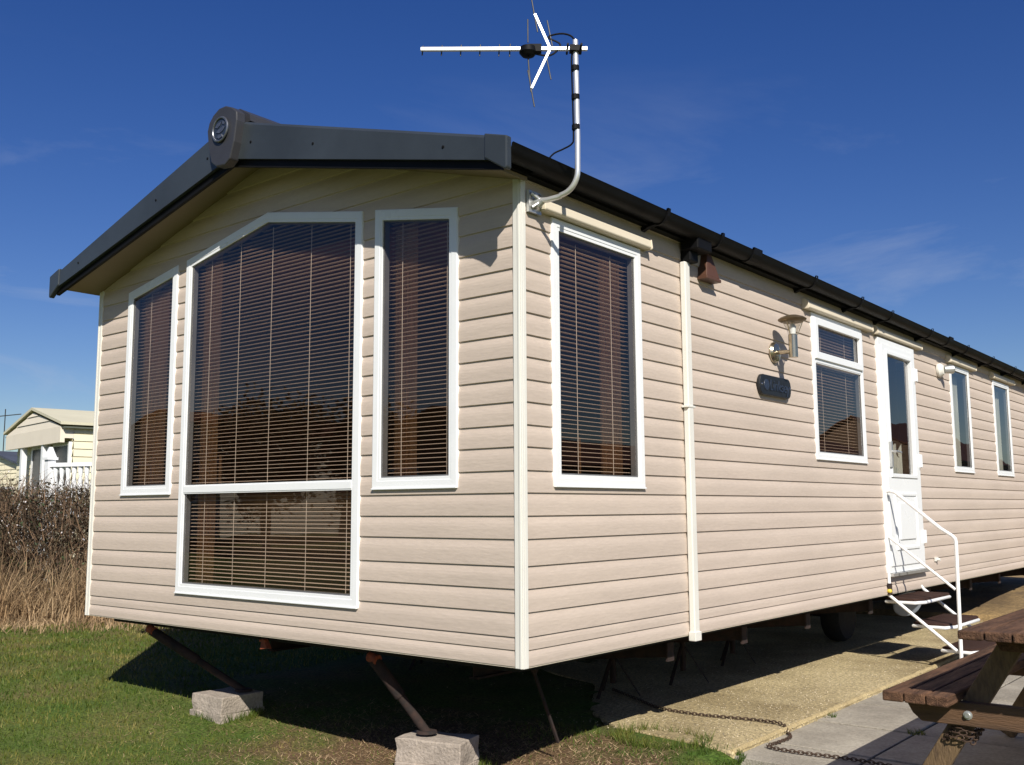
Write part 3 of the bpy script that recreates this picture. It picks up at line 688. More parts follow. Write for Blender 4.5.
Bz = 2.71; B0 = Vector((.262, .064, Bz)); B1 = Vector((-.270, -.370, Bz+.002)); bdv = (B1-B0).normalized(); prp = bdv.cross(Vector((0, 0, 1)))
mb = MB(); mb.bar(B0-bdv*.06, B1, .017, .017); mb.build('boom', 'alu', t, bevel=.002)
mb = MB(); mb.bar(B0-bdv*.035+Vector((0, 0, -.004)), B0+bdv*.02, .042, .026); mb.tube([B0-bdv*.03-prp*.05, B0-bdv*.03+prp*.05], .005, 8); mb.tube([B0+bdv*.03-prp*.05, B0+bdv*.03+prp*.05], .005, 8); mb.build('mast_clamp', 'black', t)
mb = MB()
Lb = (B1-B0).length
for f_, hl in ((.985, .022), (.86, .024), (.735, .026), (.61, .027), (.485, .028), (.415, .03)):
    c = B0+bdv*Lb*f_-prp*.0; mb.tube([c-Vector((0, 0, hl))+bdv*.004+prp*.012, c+Vector((0, 0, hl))+prp*.012], .0030, 6)
mb.build('director', 'rod', t)
# dipole box and cable
c = B0+bdv*Lb*.30
mb = MB(); mb.lathe(c+Vector((0, 0, .012))-bdv*.0, (0, 0, -1), [(0, .022), (.005, .035), (.03, .040), (.045, .028), (.05, .002)], 16); mb.bar(c-bdv*.06, c+bdv*.0, .035, .034); mb.build('dipole_box', 'black', t, smooth=True)
mb = MB(); mb.tube([c+Vector((0, 0, -.03)), c+Vector((0, 0, -.10))-bdv*.004, c+Vector((0, 0, -.20))-bdv*.012], .0035, 6); mb.tube([c+Vector((0, 0, .03)), c+Vector((0, 0, .14))], .003, 6); mb.build('dipole', 'rod', t)
# X reflector
xc = B0+bdv*Lb*.155
for sg in (1, -1):
    end = xc+bdv*.068*(1 if sg > 0 else 1.25)+Vector((0, 0, sg*.165 if sg > 0 else -.185)); mb = MB(); mb.bar(xc, end, .012, .012, up=prp); am = mb.build('reflector_arm', 'alu', t, bevel=.001)
    mb = MB(); mb.tube([end+Vector((0, 0, .085))+bdv*.016, end-Vector((0, 0, .085))-bdv*.012], .0032, 6); md = xc.lerp(end, .45)-bdv*.01
    mb.tube([md+Vector((0, 0, .06))-bdv*.02+bdv*.012, md-Vector((0, 0, .06))-bdv*.03], .0032, 6); mb.build('reflector_rod', 'rod', am)
# coax cable: loop from dipole box over to mast, down, then to the roof
mb = MB()
pts = [c-bdv*.02+Vector((0, 0, -.02)), c-bdv*.10+Vector((0, 0, -.03)), c-bdv*.145+Vector((0, 0, .02)), B0+bdv*.115+Vector((0, 0, .055)), B0+bdv*.05+Vector((0, 0, .072)), B0+bdv*.0+Vector((0, 0, .045)), Vector((ax-.016, ay-.012, 2.67)), Vector((ax-.014, ay-.012, 2.5)), Vector((ax-.013, ay-.01, 2.31)),
       Vector((ax-.022, ay-.01, 2.272)), Vector((ax-.06, ay-.025, 2.252)), Vector((ax-.095, ay-.045, 2.235)), Vector((.150, .012, 2.205)), Vector((.13, .012, 2.16))]
sp = []
for i in range(len(pts)-1):
    p0, p1, p2, p3 = pts[max(i-1, 0)], pts[i], pts[i+1], pts[min(i+2, len(pts)-1)]
    for k in range(5):
        q = k/5; sp.append(.5*((2*p1)+(p2-p0)*q+(2*p0-5*p1+4*p2-p3)*q*q+(3*p1-p0-3*p2+p3)*q**3))
sp.append(pts[-1]); mb.tube(sp, .0042, 6); mb.build('cable', 'black', t, smooth=True)
mb = MB()
for z in (2.62, 2.485, 2.345): mb.tube([(ax-.004, ay-.003, z-.011), (ax-.004, ay-.003, z+.011)], .0185, 12)
mb.build('cable_tape', 'black', t)

# ------------------------------------------------------------------ entry steps
t = thing('entry_steps', (.3, 4.9, G), 'white tubular steps with brown treads and one handrail below the door', 'steps')
yA, yB = 4.50, 5.27
for (x0, x1, z) in ((-.02, .215, -.038), (.175, .425, -.208), (.375, .600, -.375)):
    mb = MB(); P = [(x0, yA+.005), (x1-.02, yA-.005), (x1+.025, yA+.09), (x1+.030, yB-.06), (x1+.0, yB), (x0, yB)]
    mb.prism([(x, y, z-.006) for x, y in P], (0, 0, .016)); tr = mb.build('tread', 'tread', t, bevel=.003)
    e = MB(); pts = [(x, y, z-.018) for x, y in P]; e.tube(pts, .0125, 8, closed=True); e.build('tread_frame', 'railp', tr, smooth=True)
for y in (yA-.018, yB+.018):
    mb = MB(); pts = [(-.02, y, .10), (-.012, y, .035), (.02, y, -.01), (.50, y, -.40), (.53, y, -.43), (.535, y, G+.012)] if y > 5 else [(-.01, y, .012), (.485, y, -.385)]
    mb.tube(pts, .0125, 10); mb.build('stringer', 'railp', t, smooth=True)
y = yA-.022
mb = MB(); mb.tube([(.512, y, G+.01), (.524, y, .40), (.520, y, .43), (.500, y, .452), (.42, y, .505), (.14, y, .745), (.10, y, .778), (.06, y, .792), (.03, y, .785), (.020, y, .755), (.016, y, .70)], .0135, 10); mb.build('handrail', 'railp', t, smooth=True)
mb = MB(); mb.tube([(.018, y, .70), (.018, y, .03)], .0125, 10); mb.tube([(.018, y, .452), (.50, y, .060)], .0105, 10); mb.build('lower_rail', 'railp', t, smooth=True)
mb = MB(); mb.tube([(.018, y, .0), (.018, y, .085)], .021, 10); mb.build('rusty_socket', 'rust', t)
mb = MB(); mb.lathe((.022, y-.012, .015), (0, 0, 1), [(0, .014), (.01, .02), (.028, .014)], 10); mb.build('yellow_cap', mat('yellow_tape', (.65, .50, .06), .6, var=.1), t, smooth=True)
mb = MB()
for k, q in enumerate(((.012, .43), (.012, .435))): pass
# pale curved tub hanging below the caravan behind the steps
mb = MB(); mb.lathe((-.30, 5.75, -.14), (.55, -.55, -.4), [(0, .02), (.02, .10), (.05, .125), (.075, .13), (.08, .122), (.055, .11), (.03, .03)], 26)
tag(mb.build('waste_tank', 'dish', None, origin=(-.18, 5.62, -.3), smooth=True), 'pale grey rounded container under the caravan behind the top step', 'container')

# ------------------------------------------------------------------ ground
def sstep(a_, b__, x): t_ = min(1, max(0, (x-a_)/(b__-a_))); return t_*t_*(3-2*t_)
def edge_x(y): return .334-.010*(y-1.22)          # right edge of the concrete pad
def hgt(x, y):
    z = G
    z -= .13*math.exp(-((x+1.5)/1.6)**2-((y-.05)/.85)**2)
    z -= .05*math.exp(-((x+3.2)/2)**2-((y+1.4)/1.2)**2)
    z += .30*sstep(6.8, 11.5, y)*sstep(-3.0, -1.0, x)*(1-.3*sstep(2, 6, x))
    z += .03*mn.noise(Vector((x*.6, y*.6, 0)))+.014*mn.noise(Vector((x*2.7, y*2.7, 4)))
    if 1.45+max(0, -.6-x)*1.5 <= y < 8.0 and -3.4 < x < edge_x(y)+.02: z = min(z, G-.05)
    if .95 < y < 8.2 and x > edge_x(y)-.1 and x < 3.6: z = min(z, G-.085)
    if -3.6 < x < .4 and y < 1.45: q_ = math.exp(-((y-1.35)/.30)**2)*sstep(-1.6, -.6, x); z = z*(1-q_)+(G-.012)*q_
    return z
xs = sorted(set(list(np.linspace(-160, -12, 20))+list(np.arange(-12, 4.5, .11))+list(np.linspace(4.5, 160, 22))))
ys = sorted(set(list(np.linspace(-160, -3, 22))+list(np.arange(-3, 10, .11))+list(np.linspace(10, 200, 26))))
mb = MB(); nx, ny = len(xs), len(ys)
mb.v = [(x, y, hgt(x, y)) for y in ys for x in xs]
mb.f = [[j*nx+i, j*nx+i+1, (j+1)*nx+i+1, (j+1)*nx+i] for j in range(ny-1) for i in range(nx-1)]
gob = struct(mb.build('ground', ['soil', 'earth'], None, smooth=True))
for p in gob.data.polygons:
    c = p.center
    if (c.y > 7.6+.5*mn.noise(Vector((c.x, c.y, 0))) and -6 < c.x < 3.5 and c.y < 16): p.material_index = 1
# concrete pad
mb = MB(); K = 26; top = []; 
fr_ = [(.334, 1.22), (.02, 1.30), (-.45, 1.37), (-.8, 1.62), (-1.3, 2.4), (-3.3, 3.2)]
outl = [(x, y) for x, y in fr_][::-1]+[(edge_x(y), y) for y in np.linspace(1.6, 7.9, 12)]+[(-3.3, 7.9)]
ze = lambda y: G+.0+.16*sstep(6.2, 7.9, y)
mb.prism([(x, y, G-.07) for x, y in outl], (0, 0, .068)); struct(mb.build('concrete_pad', 'conc', None, bevel=.01))
mb = MB()    # rough raised edge of the pad
ps = [Vector((edge_x(y)-.012+.008*mn.noise(Vector((y*6, 0, 0))), y, G-.006+.006*mn.noise(Vector((y*9, 3, 0))))) for y in np.arange(1.24, 7.8, .06)]
mb.tube(ps, .015, 8); struct(mb.build('concrete_pad_edge', 'kerb', None, smooth=True))
# slabs
mb = MB(); zs = G-.022
xe = [-.35, .875, 1.50, 2.13, 2.76, 3.39]; ye = [1.02, 1.62, 2.27, 2.92, 3.57, 4.22, 4.87, 5.52, 6.17, 6.8]
for i in range(len(xe)-1):
    for j in range(len(ye)-1):
        if j == 0: ya = 1.22 if i == 0 else .55
        else: ya = ye[j]
        xa = max(xe[i], edge_x(ye[j+1])-.05) if i == 0 else xe[i]
        dz = random.uniform(-.003, .003)
        mb.quadbox(xa+.008, xe[i+1]-.008, ya+.014, ye[j+1]-.014, zs-.05, zs+dz)
struct(mb.build('path', 'slab', None, bevel=.003))
mb = MB(); mb.quadbox(.25, 3.38, 1.24, 6.79, zs-.06, zs-.009); struct(mb.build('path_bedding', mat('dark_joint', (.05, .04, .03), .95, var=.4, vscale=6), None))

# ------------------------------------------------------------------ blocks, stands
def block(x, y, z, rot, label, sz=(.44, .215, .10), n=1, seed=0):
    mb = MB(); dx, dy, dz = sz; c, s = math.cos(rot), math.sin(rot); r = random.Random(seed)
    N = [5, 3, 2]; idx = {}
    import itertools
    def vert(i, j, k):
        key = (i, j, k)
        if key in idx: return idx[key]
        u = (i/N[0]-.5)*dx; v = (j/N[1]-.5)*dy; w_ = k/N[2]*dz
        ex = sum((i in (0, N[0]), j in (0, N[1]), k in (0, N[2])))
        jt = .003 if ex < 2 else .006
        u += r.uniform(-jt, jt); v += r.uniform(-jt, jt); w_ += r.uniform(-jt, jt)*.6
        mb.v.append((x+u*c-v*s, y+u*s+v*c, z+w_)); idx[key] = len(mb.v)-1; return idx[key]
    for i in range(N[0]):
        for j in range(N[1]):
            mb.f += [[vert(i, j, 0), vert(i, j+1, 0), vert(i+1, j+1, 0), vert(i+1, j, 0)], [vert(i, j, N[2]), vert(i+1, j, N[2]), vert(i+1, j+1, N[2]), vert(i, j+1, N[2])]]
    for i in range(N[0]):
        for k in range(N[2]):
            mb.f += [[vert(i, 0, k), vert(i+1, 0, k), vert(i+1, 0, k+1), vert(i, 0, k+1)], [vert(i+1, N[1], k), vert(i, N[1], k), vert(i, N[1], k+1), vert(i+1, N[1], k+1)]]
    for j in range(N[1]):
        for k in range(N[2]):
            mb.f += [[vert(0, j+1, k), vert(0, j, k), vert(0, j, k+1), vert(0, j+1, k+1)], [vert(N[0], j, k), vert(N[0], j+1, k), vert(N[0], j+1, k+1), vert(N[0], j, k+1)]]
    ob = mb.build('concrete_block', 'block', None, origin=(x, y, z), bevel=.006)
    return tag(ob, label, 'block', 'concrete blocks under the front props')
block(-2.69, .42, -.63, .04, 'lower concrete block of the left pile, half sunk in the lawn', seed=1, sz=(.31, .33, .09))
block(-2.68, .415, -.545, .02, 'upper concrete block of the left pile under the thin prop leg', seed=2, sz=(.30, .31, .10))
block(-.83, .345, -.685, .28, 'lower concrete block of the right pile under the tilted prop leg', seed=3, sz=(.37, .22, .12))
block(-.83, .345, -.565, .25, 'upper pinkish concrete block of the right pile carrying the tilted prop leg', seed=4, sz=(.36, .21, .115))
def stand(x, y, label):
    t = thing('axle_stand', (x, y, G), label, 'axle stand', 'axle stands under the caravan chassis')
    mb = MB(); mb.tube([(x, y, G+.08), (x, y, -.17)], .020, 10); mb.quadbox(x-.05, x+.05, y-.04, y+.04, -.17, -.155); mb.build('post', 'rust', t)
    for k in range(3):
        an = k*2.094+.5; mb = MB(); mb.bar((x+.012*math.cos(an), y+.012*math.sin(an), -.27), (x+.17*math.cos(an), y+.17*math.sin(an), G+.005), .022, .006); mb.build('leg', 'rust', t)
stand(-.95, 2.10, 'nearest axle stand left of the downpipe, in deep shade'); stand(-.84, 2.80, 'axle stand behind the foot of the downpipe'); stand(-.95, 3.75, 'axle stand right of the downpipe, before the wheel'); stand(-2.71, 2.2, 'axle stand far under the left side of the caravan')

# ------------------------------------------------------------------ picnic table
TX0 = 1.215; YN = .84; TL = 1.83
t = thing('picnic_table', (1.86, YN+TL/2, zs), 'dark stained timber picnic table with attached benches on the paving', 'table')
def planks(name, xs_, z, th, y0, y1, parent):
    mb = MB()
    for i, (xa, xb) in enumerate(xs_): mb.quadbox(xa, xb, y0+random.uniform(-.004, .004), y1, z-th, z+random.uniform(-.002, .002))
    return mb.build(name, 'wood', parent, bevel=.006)
bw = .083
for x0 in (TX0, 2.295):
    planks('bench_seat', [(x0+i*(bw+.005), x0+i*(bw+.005)+bw) for i in range(3)], -.077, .042, YN, YN+TL, t)
planks('tabletop', [(1.557+i*.098, 1.557+i*.098+.092) for i in range(7)], .20, .036, YN-.11, YN+TL+.11, t)
for yy in (YN+.17, YN+TL-.21):
    mb = MB()   # cross beam under the benches, tapered ends
    P = [(TX0+.03, -.121), (TX0+.065, -.185), (TX0+.10, -.215), (2.40, -.215), (2.46, -.185), (2.50, -.121)]
    mb.prism([(x, yy, z) for x, z in P][::-1], (0, .045, 0)); cb = mb.build('cross_beam', 'woodx', t, bevel=.004)
    b2 = MB()
    for xx in (1.50, 2.19): b2.lathe((xx, yy, -.17), (0, -1, 0), [(0, .018), (.004, .018), (.005, .011), (.014, .010)], 12)
    b2.build('bolt', 'steel', cb)
    mb = MB(); P = [(1.60, .163), (1.64, .095), (2.14, .095), (2.18, .163)]
    mb.prism([(x, yy, z) for x, z in P], (0, .045, 0)); mb.build('top_bearer', 'wood', t, bevel=.004)
    for s in (1, -1):
        xm = 1.885; mb = MB(); a_ = Vector((xm-s*.62, yy+.0685, zs)); b2_ = Vector((xm-s*.19, yy+.0685, .162))
        mb.bar(a_+Vector((0, 0, .01)), b2_, .046, .088, up=(1, 0, 0)) ; mb.build('leg', 'woodleg', t, bevel=.004)
mb = MB(); mb.bar((1.853, YN+.23, -.15), (1.853, YN+.75, .13), .075, .04); mb.bar((1.853, YN+TL-.26, -.15), (1.853, YN+TL-.78, .13), .075, .04); mb.build('brace', 'woodnew', t, bevel=.003)

# ------------------------------------------------------------------ chain
def catmull(pts, n):
    out = []
    for i in range(len(pts)-1):
        p0, p1, p2, p3 = pts[max(i-1, 0)], pts[i], pts[i+1], pts[min(i+2, len(pts)-1)]
        for k in range(n):
            q = k/n; out.append(.5*((2*p1)+(p2-p0)*q+(2*p0-5*p1+4*p2-p3)*q*q+(3*p1-p0-3*p2+p3)*q**3))
    out.append(pts[-1]); return out
zp = G+.008; zz_ = zs+.012
cp = [Vector(p) for p in [(-1.05, 2.25, zp), (-.74, 2.06, zp), (-.50, 1.915, zp), (-.217, 1.885, zp), (.10, 1.945, zp), (.27, 1.92, zp+.004), (.345, 1.84, zz_), (.40, 1.74, zz_), (.40, 1.60, zz_), (.40, 1.48, zz_), (.55, 1.455, zz_), (.80, 1.48, zz_), (1.05, 1.46, zz_), (1.22, 1.38, zz_), (1.33, 1.25, zz_+.005), (1.375, 1.17, -.42), (1.42, 1.10, -.30), (1.465, 1.09, -.24)]]
curve = catmull(cp, 14); acc = [0]
for i in range(1, len(curve)): acc.append(acc[-1]+(curve[i]-curve[i-1]).length)
mb = MB(); s_ = 0; k = 0; pitch = .0215
def at_len(s):
    for i in range(1, len(acc)):
        if acc[i] >= s:
            q = (s-acc[i-1])/(acc[i]-acc[i-1]+1e-9); return curve[i-1].lerp(curve[i], q)
    return curve[-1]
while s_ < acc[-1]-.03:
    c0 = at_len(s_); d_ = (at_len(s_+.02)-c0).normalized(); u = d_.cross(Vector((0, 0, 1))); 
    u = u.normalized() if u.length > .1 else Vector((1, 0, 0)); v = u.cross(d_); wv = (u*(.9)+v*.45) if k % 2 else (u*.45-v*.9); wv.normalize()
    lk = [c0+d_*(.0138*math.cos(a_)+(.0032 if math.cos(a_) > 0 else -.0032))+wv*(.0078*math.sin(a_)) for a_ in np.linspace(0, 2*math.pi, 10, endpoint=False)]
    mb.tube(lk, .0027, 5, closed=True); s_ += pitch; k += 1
# turns round the leg
for zt in (-.235, -.255, -.275):
    for k in range(14):
        an = 2*math.pi*k/14; c0 = Vector((1.46+.062*math.cos(an)-(zt+.25)*-.6, YN+.2385+.05*math.sin(an), zt+.01*math.sin(an*3))); d_ = Vector((-math.sin(an), math.cos(an), 0))
        wv = Vector((0, 0, 1)) if k % 2 else Vector((math.cos(an), math.sin(an), 0))
        mb.tube([c0+d_*.016*math.cos(a_)+wv*.009*math.sin(a_) for a_ in np.linspace(0, 2*math.pi, 8, endpoint=False)], .0033, 5, closed=True)
tag(mb.build('chain', 'chain', None, origin=(.3, 1.8, G), smooth=True), 'rusty security chain lying across the concrete to the picnic table leg', 'chain')

# ------------------------------------------------------------------ background caravans
def simple_van(name, label, x0, x1, y0, y1, ze, rise, wallm, roofm, zg=G, windows=(), skirt=.0, group=None, porch=0):
    t = thing(name, ((x0+x1)/2, (y0+y1)/2, zg), label, 'caravan', group)
    xm = (x0+x1)/2; zf = zg+.35
    mb = MB(); k = 0; z = zf; yb = y0+porch
    while z < ze-.001:
        z2 = min(z+.14, ze)
        for (A, B) in (((x1, yb), (x1, y1)), ((x0, y1), (x0, yb)), ((x0, yb), (x1, yb)), ((x1, y1), (x0, y1))):
            n_ = Vector((B[1]-A[1], -(B[0]-A[0]), 0)).normalized()*.018
            mb.poly([(A[0]+n_.x, A[1]+n_.y, z+.004), (B[0]+n_.x, B[1]+n_.y, z+.004), (B[0], B[1], z2), (A[0], A[1], z2)])
            mb.poly([(A[0], A[1], z), (B[0], B[1], z), (B[0]+n_.x, B[1]+n_.y, z+.004), (A[0]+n_.x, A[1]+n_.y, z+.004)])
        z = z2
    mb.build('wall', wallm, t)
    for yy, s in ((y0, -1), (y1, 1)):
        g = MB(); z = ze
        while z < ze+rise-.01:
            z2 = min(z+.14, ze+rise); f0 = 1-(z-ze)/rise; f1 = 1-(z2-ze)/rise; h = (x1-x0)/2
            P = [(xm-h*f0, yy+s*.018, z), (xm+h*f0, yy+s*.018, z), (xm+h*f1, yy, z2), (xm-h*f1, yy, z2)]; g.poly(P if s < 0 else P[::-1]); z = z2
        g.build('gable', 'fpink' if porch else wallm, t)
    r = MB(); o = .10; fo = .05 if porch else .15
    for s in (1, -1):
        xe = xm+s*((x1-x0)/2+o); zeave = ze-rise*o/((x1-x0)/2)+.05
        P = [(xm, y0-fo, ze+rise+.05), (xe, y0-fo, zeave), (xe, y1+.15, zeave), (xm, y1+.15, ze+rise+.05)]
        P2 = [(x, y, z_+.05) for x, y, z_ in P]; r.hexa((P+P2) if s > 0 else (P[::-1]+P2[::-1]))
    r.build('roof', roofm, t)
    gu = MB()
    for s in (1, -1): xe = xm+s*((x1-x0)/2+o-.02); gu.quadbox(xe-.03, xe+.03, y0, y1+.1, ze-.035, ze-.005)
    gu.build('gutter', 'fgutter', t)
    for (pl, a0, a1, za, zb_) in windows:
        q = MB(); f_ = MB()
        if pl == 'front':
            fn = lambda u, v, d: (u, yb-d, v)
        elif pl == 'right': fn = lambda u, v, d: (x1+d, u, v)
        elif pl == 'left': fn = lambda u, v, d: (x0-d, u, v)
        else: fn = lambda u, v, d: (u, y1+d, v)
        O = [(a0, za), (a1, za), (a1, zb_), (a0, zb_)]; f_.ring(O, inset(O, .06), .0, .06, fn); fo = f_.build('window', 'white', t)
        q.poly([fn(u, v, .045) for u, v in inset(O, .05)]); q.build('pane', 'fdark', fo)
    return t
# left: cream caravan with a porch under its gable
X0, X1, Y0 = -18.25, -15.05, 5.35
fv_ = simple_van('cream_caravan', 'cream static caravan with open gabled porch beyond the hedge', X0, X1, Y0, 14.5, 2.19, .36, 'fcream', 'froof', porch=.22,
    windows=(('front', -15.98, -15.10, .85, 1.92), ('front', -17.20, -16.20, -.1, 1.92), ('right', 8.0, 9.2, 1.0, 1.9)))
mb = MB(); mb.quadbox(X0, X1, Y0-.02, Y0+.06, 1.90, 2.19); mb.quadbox(X1-.06, X1, Y0+.06, Y0+.22, 1.98, 2.19); mb.quadbox(X0, X0+.06, Y0+.06, Y0+.22, 1.98, 2.19); mb.build('porch_beam', 'fpink', fv_)
mb = MB(); mb.quadbox(X0+.02, X1-.02, Y0+.02, Y0+.22, G+.3, G+.38); mb.build('porch_floor', 'wallin', fv_)
for xx in (-17.35, -16.12): mb = MB(); mb.quadbox(xx, xx+.10, Y0, Y0+.10, G+.38, 1.90); mb.build('column', 'white', fv_)
# further cream caravan, only its edge shows
simple_van('pale_caravan', 'pale caravan with slate roof at the far left behind the hedge', -26.6, -23.0, 8.5, 18, 1.75, .42, 'fcream', 'blue',
    windows=(('front', -24.9, -23.6, .5, 1.3), ('right', 9.5, 11, .6, 1.3)))
# white deck railing with a ball topped post
an_ = math.radians(-8.1); cpt = Vector((X1, Y0, 0)); rel = Vector(fv_.location)-cpt; fv_.rotation_euler.z = an_
fv_.location = (.12+cpt.x+rel.x*math.cos(an_)-rel.y*math.sin(an_), cpt.y+rel.x*math.sin(an_)+rel.y*math.cos(an_), fv_.location.z)
t = thing('deck_railing', (-13.3, 4.35, G), 'white balustrade with pointed post in front of the cream caravan', 'railing')
ra = Vector((-12.68, 4.08, 0)); rb = Vector((-10.6, 5.0, 0)); dv = (rb-ra)
for (f_, hgt_) in ((0, 1.46), (.5, 1.36), (1, 1.36)):
    p = ra+dv*f_; mb = MB(); mb.quadbox(p.x-.06, p.x+.06, p.y-.06, p.y+.06, G, hgt_); mb.quadbox(p.x-.085, p.x+.085, p.y-.085, p.y+.085, hgt_, hgt_+.04); mb.hexa([(p.x-.07, p.y-.07, hgt_+.04), (p.x+.07, p.y-.07, hgt_+.04), (p.x+.07, p.y+.07, hgt_+.04), (p.x-.07, p.y+.07, hgt_+.04)]+[(p.x-.02, p.y-.02, hgt_+.2), (p.x+.02, p.y-.02, hgt_+.2), (p.x+.02, p.y+.02, hgt_+.2), (p.x-.02, p.y+.02, hgt_+.2)])
    mb.build('post', 'white', t)
mb = MB(); mb.bar(ra+Vector((0, 0, 1.38)), rb+Vector((0, 0, 1.38)), .12, .06); mb.build('top_rail', 'white', t)
mb = MB(); mb.bar(ra+Vector((0, 0, .62)), rb+Vector((0, 0, .62)), .10, .08); mb.build('bottom_rail', 'white', t)
mb = MB()
for k in range(1, 20):
    if k == 10: continue
    p = ra+dv*(k/20); mb.lathe((p.x, p.y, .64), (0, 0, 1), [(0, .04), (.1, .04), (.2, .025), (.42, .045), (.55, .025), (.64, .04), (.71, .04)], 8)
mb.build('balusters', 'white', t, smooth=True)
o_ = t
# tiny aerial far left
t = thing('far_aerial', (-57, 22.8, G), 'small distant aerial on a thin pole at the left edge', 'aerial')
mb = MB(); mb.tube([(-57, 22.8, G), (-57, 22.8, 6.6)], .03, 6); mb.build('mast', 'rod', t)
mb = MB(); mb.bar((-57.5, 22.4, 6.15), (-56.3, 23.4, 6.3), .05, .05)
for k in range(7):
    c = Vector((-57.5, 22.4, 6.15)).lerp(Vector((-56.3, 23.4, 6.3)), k/6); mb.bar(c-Vector((0, 0, .12)), c+Vector((0, 0, .12)), .03, .03)
mb.build('boom', 'rod', t)

# neighbours behind the camera: they show mirrored in the windows
simple_van('pale_caravan_opposite', 'tall pale caravan facing the front at its left, mirrored in the left window', -33, -25.6, -26, -16.0, 3.2, .95, 'pale', 'brownroof', windows=(('rear', -31.6, -29.6, .9, 2.3), ('rear', -28.4, -26.8, .9, 2.3)))
simple_van('timber_lodge', 'dark timber lodge facing the front, mirrored in the right front window', -18.6, -11.5, -25, -15.2, 2.1, 1.1, 'brick', 'brownroof', windows=(('rear', -17.2, -15.6, .6, 1.7), ('rear', -14.2, -12.8, .6, 1.7)))
simple_van('red_roofed_lodge', 'brown lodge with red brown roof facing the side wall, mirrored in the lounge pane', 14.6, 20, 16, 28, 1.9, .95, 'brick', 'brownroof', windows=(('left', 19, 20.4, .5, 1.5), ('left', 23, 24.4, .5, 1.5)))
simple_van('cream_lodge', 'cream lodge with brown roof facing the side wall, mirrored in the door glass', 15, 21, 33, 50, 2.6, 1.4, 'pale', 'brownroof', windows=(('left', 37, 39, .7, 2.0), ('left', 44, 46, .7, 2.0)))
simple_van('orange_roofed_house', 'far house with orange brown roof, mirrored in the narrow side windows', 15, 24, 56, 74, 3.4, 2.6, 'brick', 'brownroof', windows=(('left', 60, 62, .7, 2.2), ('left', 67, 69, .7, 2.2)))
def tree(x, y, H_, R_, label, seed):
    r = np.random.default_rng(seed); t = thing('tree', (x, y, G), label, 'tree', 'trees facing the caravan front')
    tb = MB(); tb.tube([(x, y, G-.05), (x+.05, y, G+H_*.3), (x, y+.05, G+H_*.6), (x+.05, y, G+H_*.9)], [.16, .12, .08, .03], 8)
    for k in range(8):
        an = k*2.4; z_ = G+H_*(.3+.07*k); tb.tube([(x, y, z_), (x+math.cos(an)*R_*.4, y+math.sin(an)*R_*.4, z_+.35), (x+math.cos(an)*R_*.75, y+math.sin(an)*R_*.75, z_+.8)], [.05, .03, .01], 6)
    tb.build('trunk', 'rust', t)
    cs = r.normal(size=(46, 3)); cs /= np.linalg.norm(cs, axis=1)[:, None]; cs *= (r.random(46)**.4)[:, None]*np.array([R_, R_, H_*.36]); cs += np.array([0, 0, H_*.62])
    c = cs[r.integers(0, 46, 9000)]+r.normal(0, .30, (9000, 3)); a1 = r.normal(size=(9000, 3)); a1 /= np.linalg.norm(a1, axis=1)[:, None]; b1 = np.cross(a1, r.normal(size=(9000, 3))); b1 /= np.linalg.norm(b1, axis=1)[:, None]
    V = np.stack([c-a1*.09, c-b1*.05, c+a1*.09, c+b1*.05], 1).reshape(-1, 3)
    TREES.append((t, V))
TREES = []
tree(-22.3, -15.5, 4.9, 1.9, 'rounded tree left of the timber lodge, mirrored in the big window', 1); tree(-19.6, -17.5, 4.3, 1.5, 'smaller tree beside the timber lodge, mirrored in the big window', 2)

# ------------------------------------------------------------------ vegetation
def bulk(name, verts, faces_n, matname, kind='stuff', mats=None, midx=None):
    # verts (N,3) array, faces of constant size
    me = bpy.data.meshes.new(name); nf = len(verts)//faces_n
    me.vertices.add(len(verts)); me.vertices.foreach_set('co', verts.astype(np.float32).ravel())
    me.loops.add(len(verts)); me.loops.foreach_set('vertex_index', np.arange(len(verts), dtype=np.int32))
    me.polygons.add(nf); me.polygons.foreach_set('loop_start', np.arange(0, len(verts), faces_n, dtype=np.int32)); 
    me.polygons.foreach_set('loop_total', np.full(nf, faces_n, dtype=np.int32)) if hasattr(me.polygons[0], 'loop_total') and False else None
    me.update(calc_edges=True); me.validate()
    ob = bpy.data.objects.new(name, me); COL.objects.link(ob)
    for q in (matname if isinstance(matname, list) else [matname]): me.materials.append(M[q])
    if midx is not None: me.polygons.foreach_set('material_index', midx.astype(np.int32))
    if kind: ob['kind'] = kind
    return ob
for t, V in TREES:
    o = bulk('crown', V, 4, 'leafb', kind=None); o.parent = t
# lawn blades
Fn = np.array(Fv); Rn = np.array(Rv); Un = np.array(Uv); Cn = np.array(CP)
def inview(x, y, z, mg=120):
    d = np.stack([x, y, z], -1)-Cn; w_ = d@Fn; px = 512+fpx*(d@Rn)/w_; py = 382.5-fpx*(d@Un)/w_
    return (w_ > .4) & (px > -mg) & (px < 1024+mg) & (py < 765+mg*1.2) & (py > 300)
NB = 900000
bx = rng.uniform(-14, 3.5, NB); by = rng.uniform(-2.6, 9.5, NB)
dist = np.hypot(bx-Cn[0], by-Cn[1])
keep = inview(bx, by, np.full(NB, G)) & (rng.random(NB) < np.clip((4.2/dist)**1.5, .06, 1))
under = (bx > -3.5) & (bx < -.15) & (by > np.where(bx > -.95, 1.25, .75))
pad = (by > 1.25+.05*np.sin(bx*9)+.10*rng.random(NB)) & (bx < (.334-.010*(by-1.22))+.0) & (bx > -3.4) & (by < 8.0)
slabm = (bx > .30) & (by > np.where(bx < .875, 1.2, .55)+.04*rng.random(NB)-.02) & (by < 8)
far = (by > 8.0) & (bx > -3.0)
keep &= ~(under | pad | slabm) & ~(far)
bx, by, dist = bx[keep], by[keep], dist[keep]
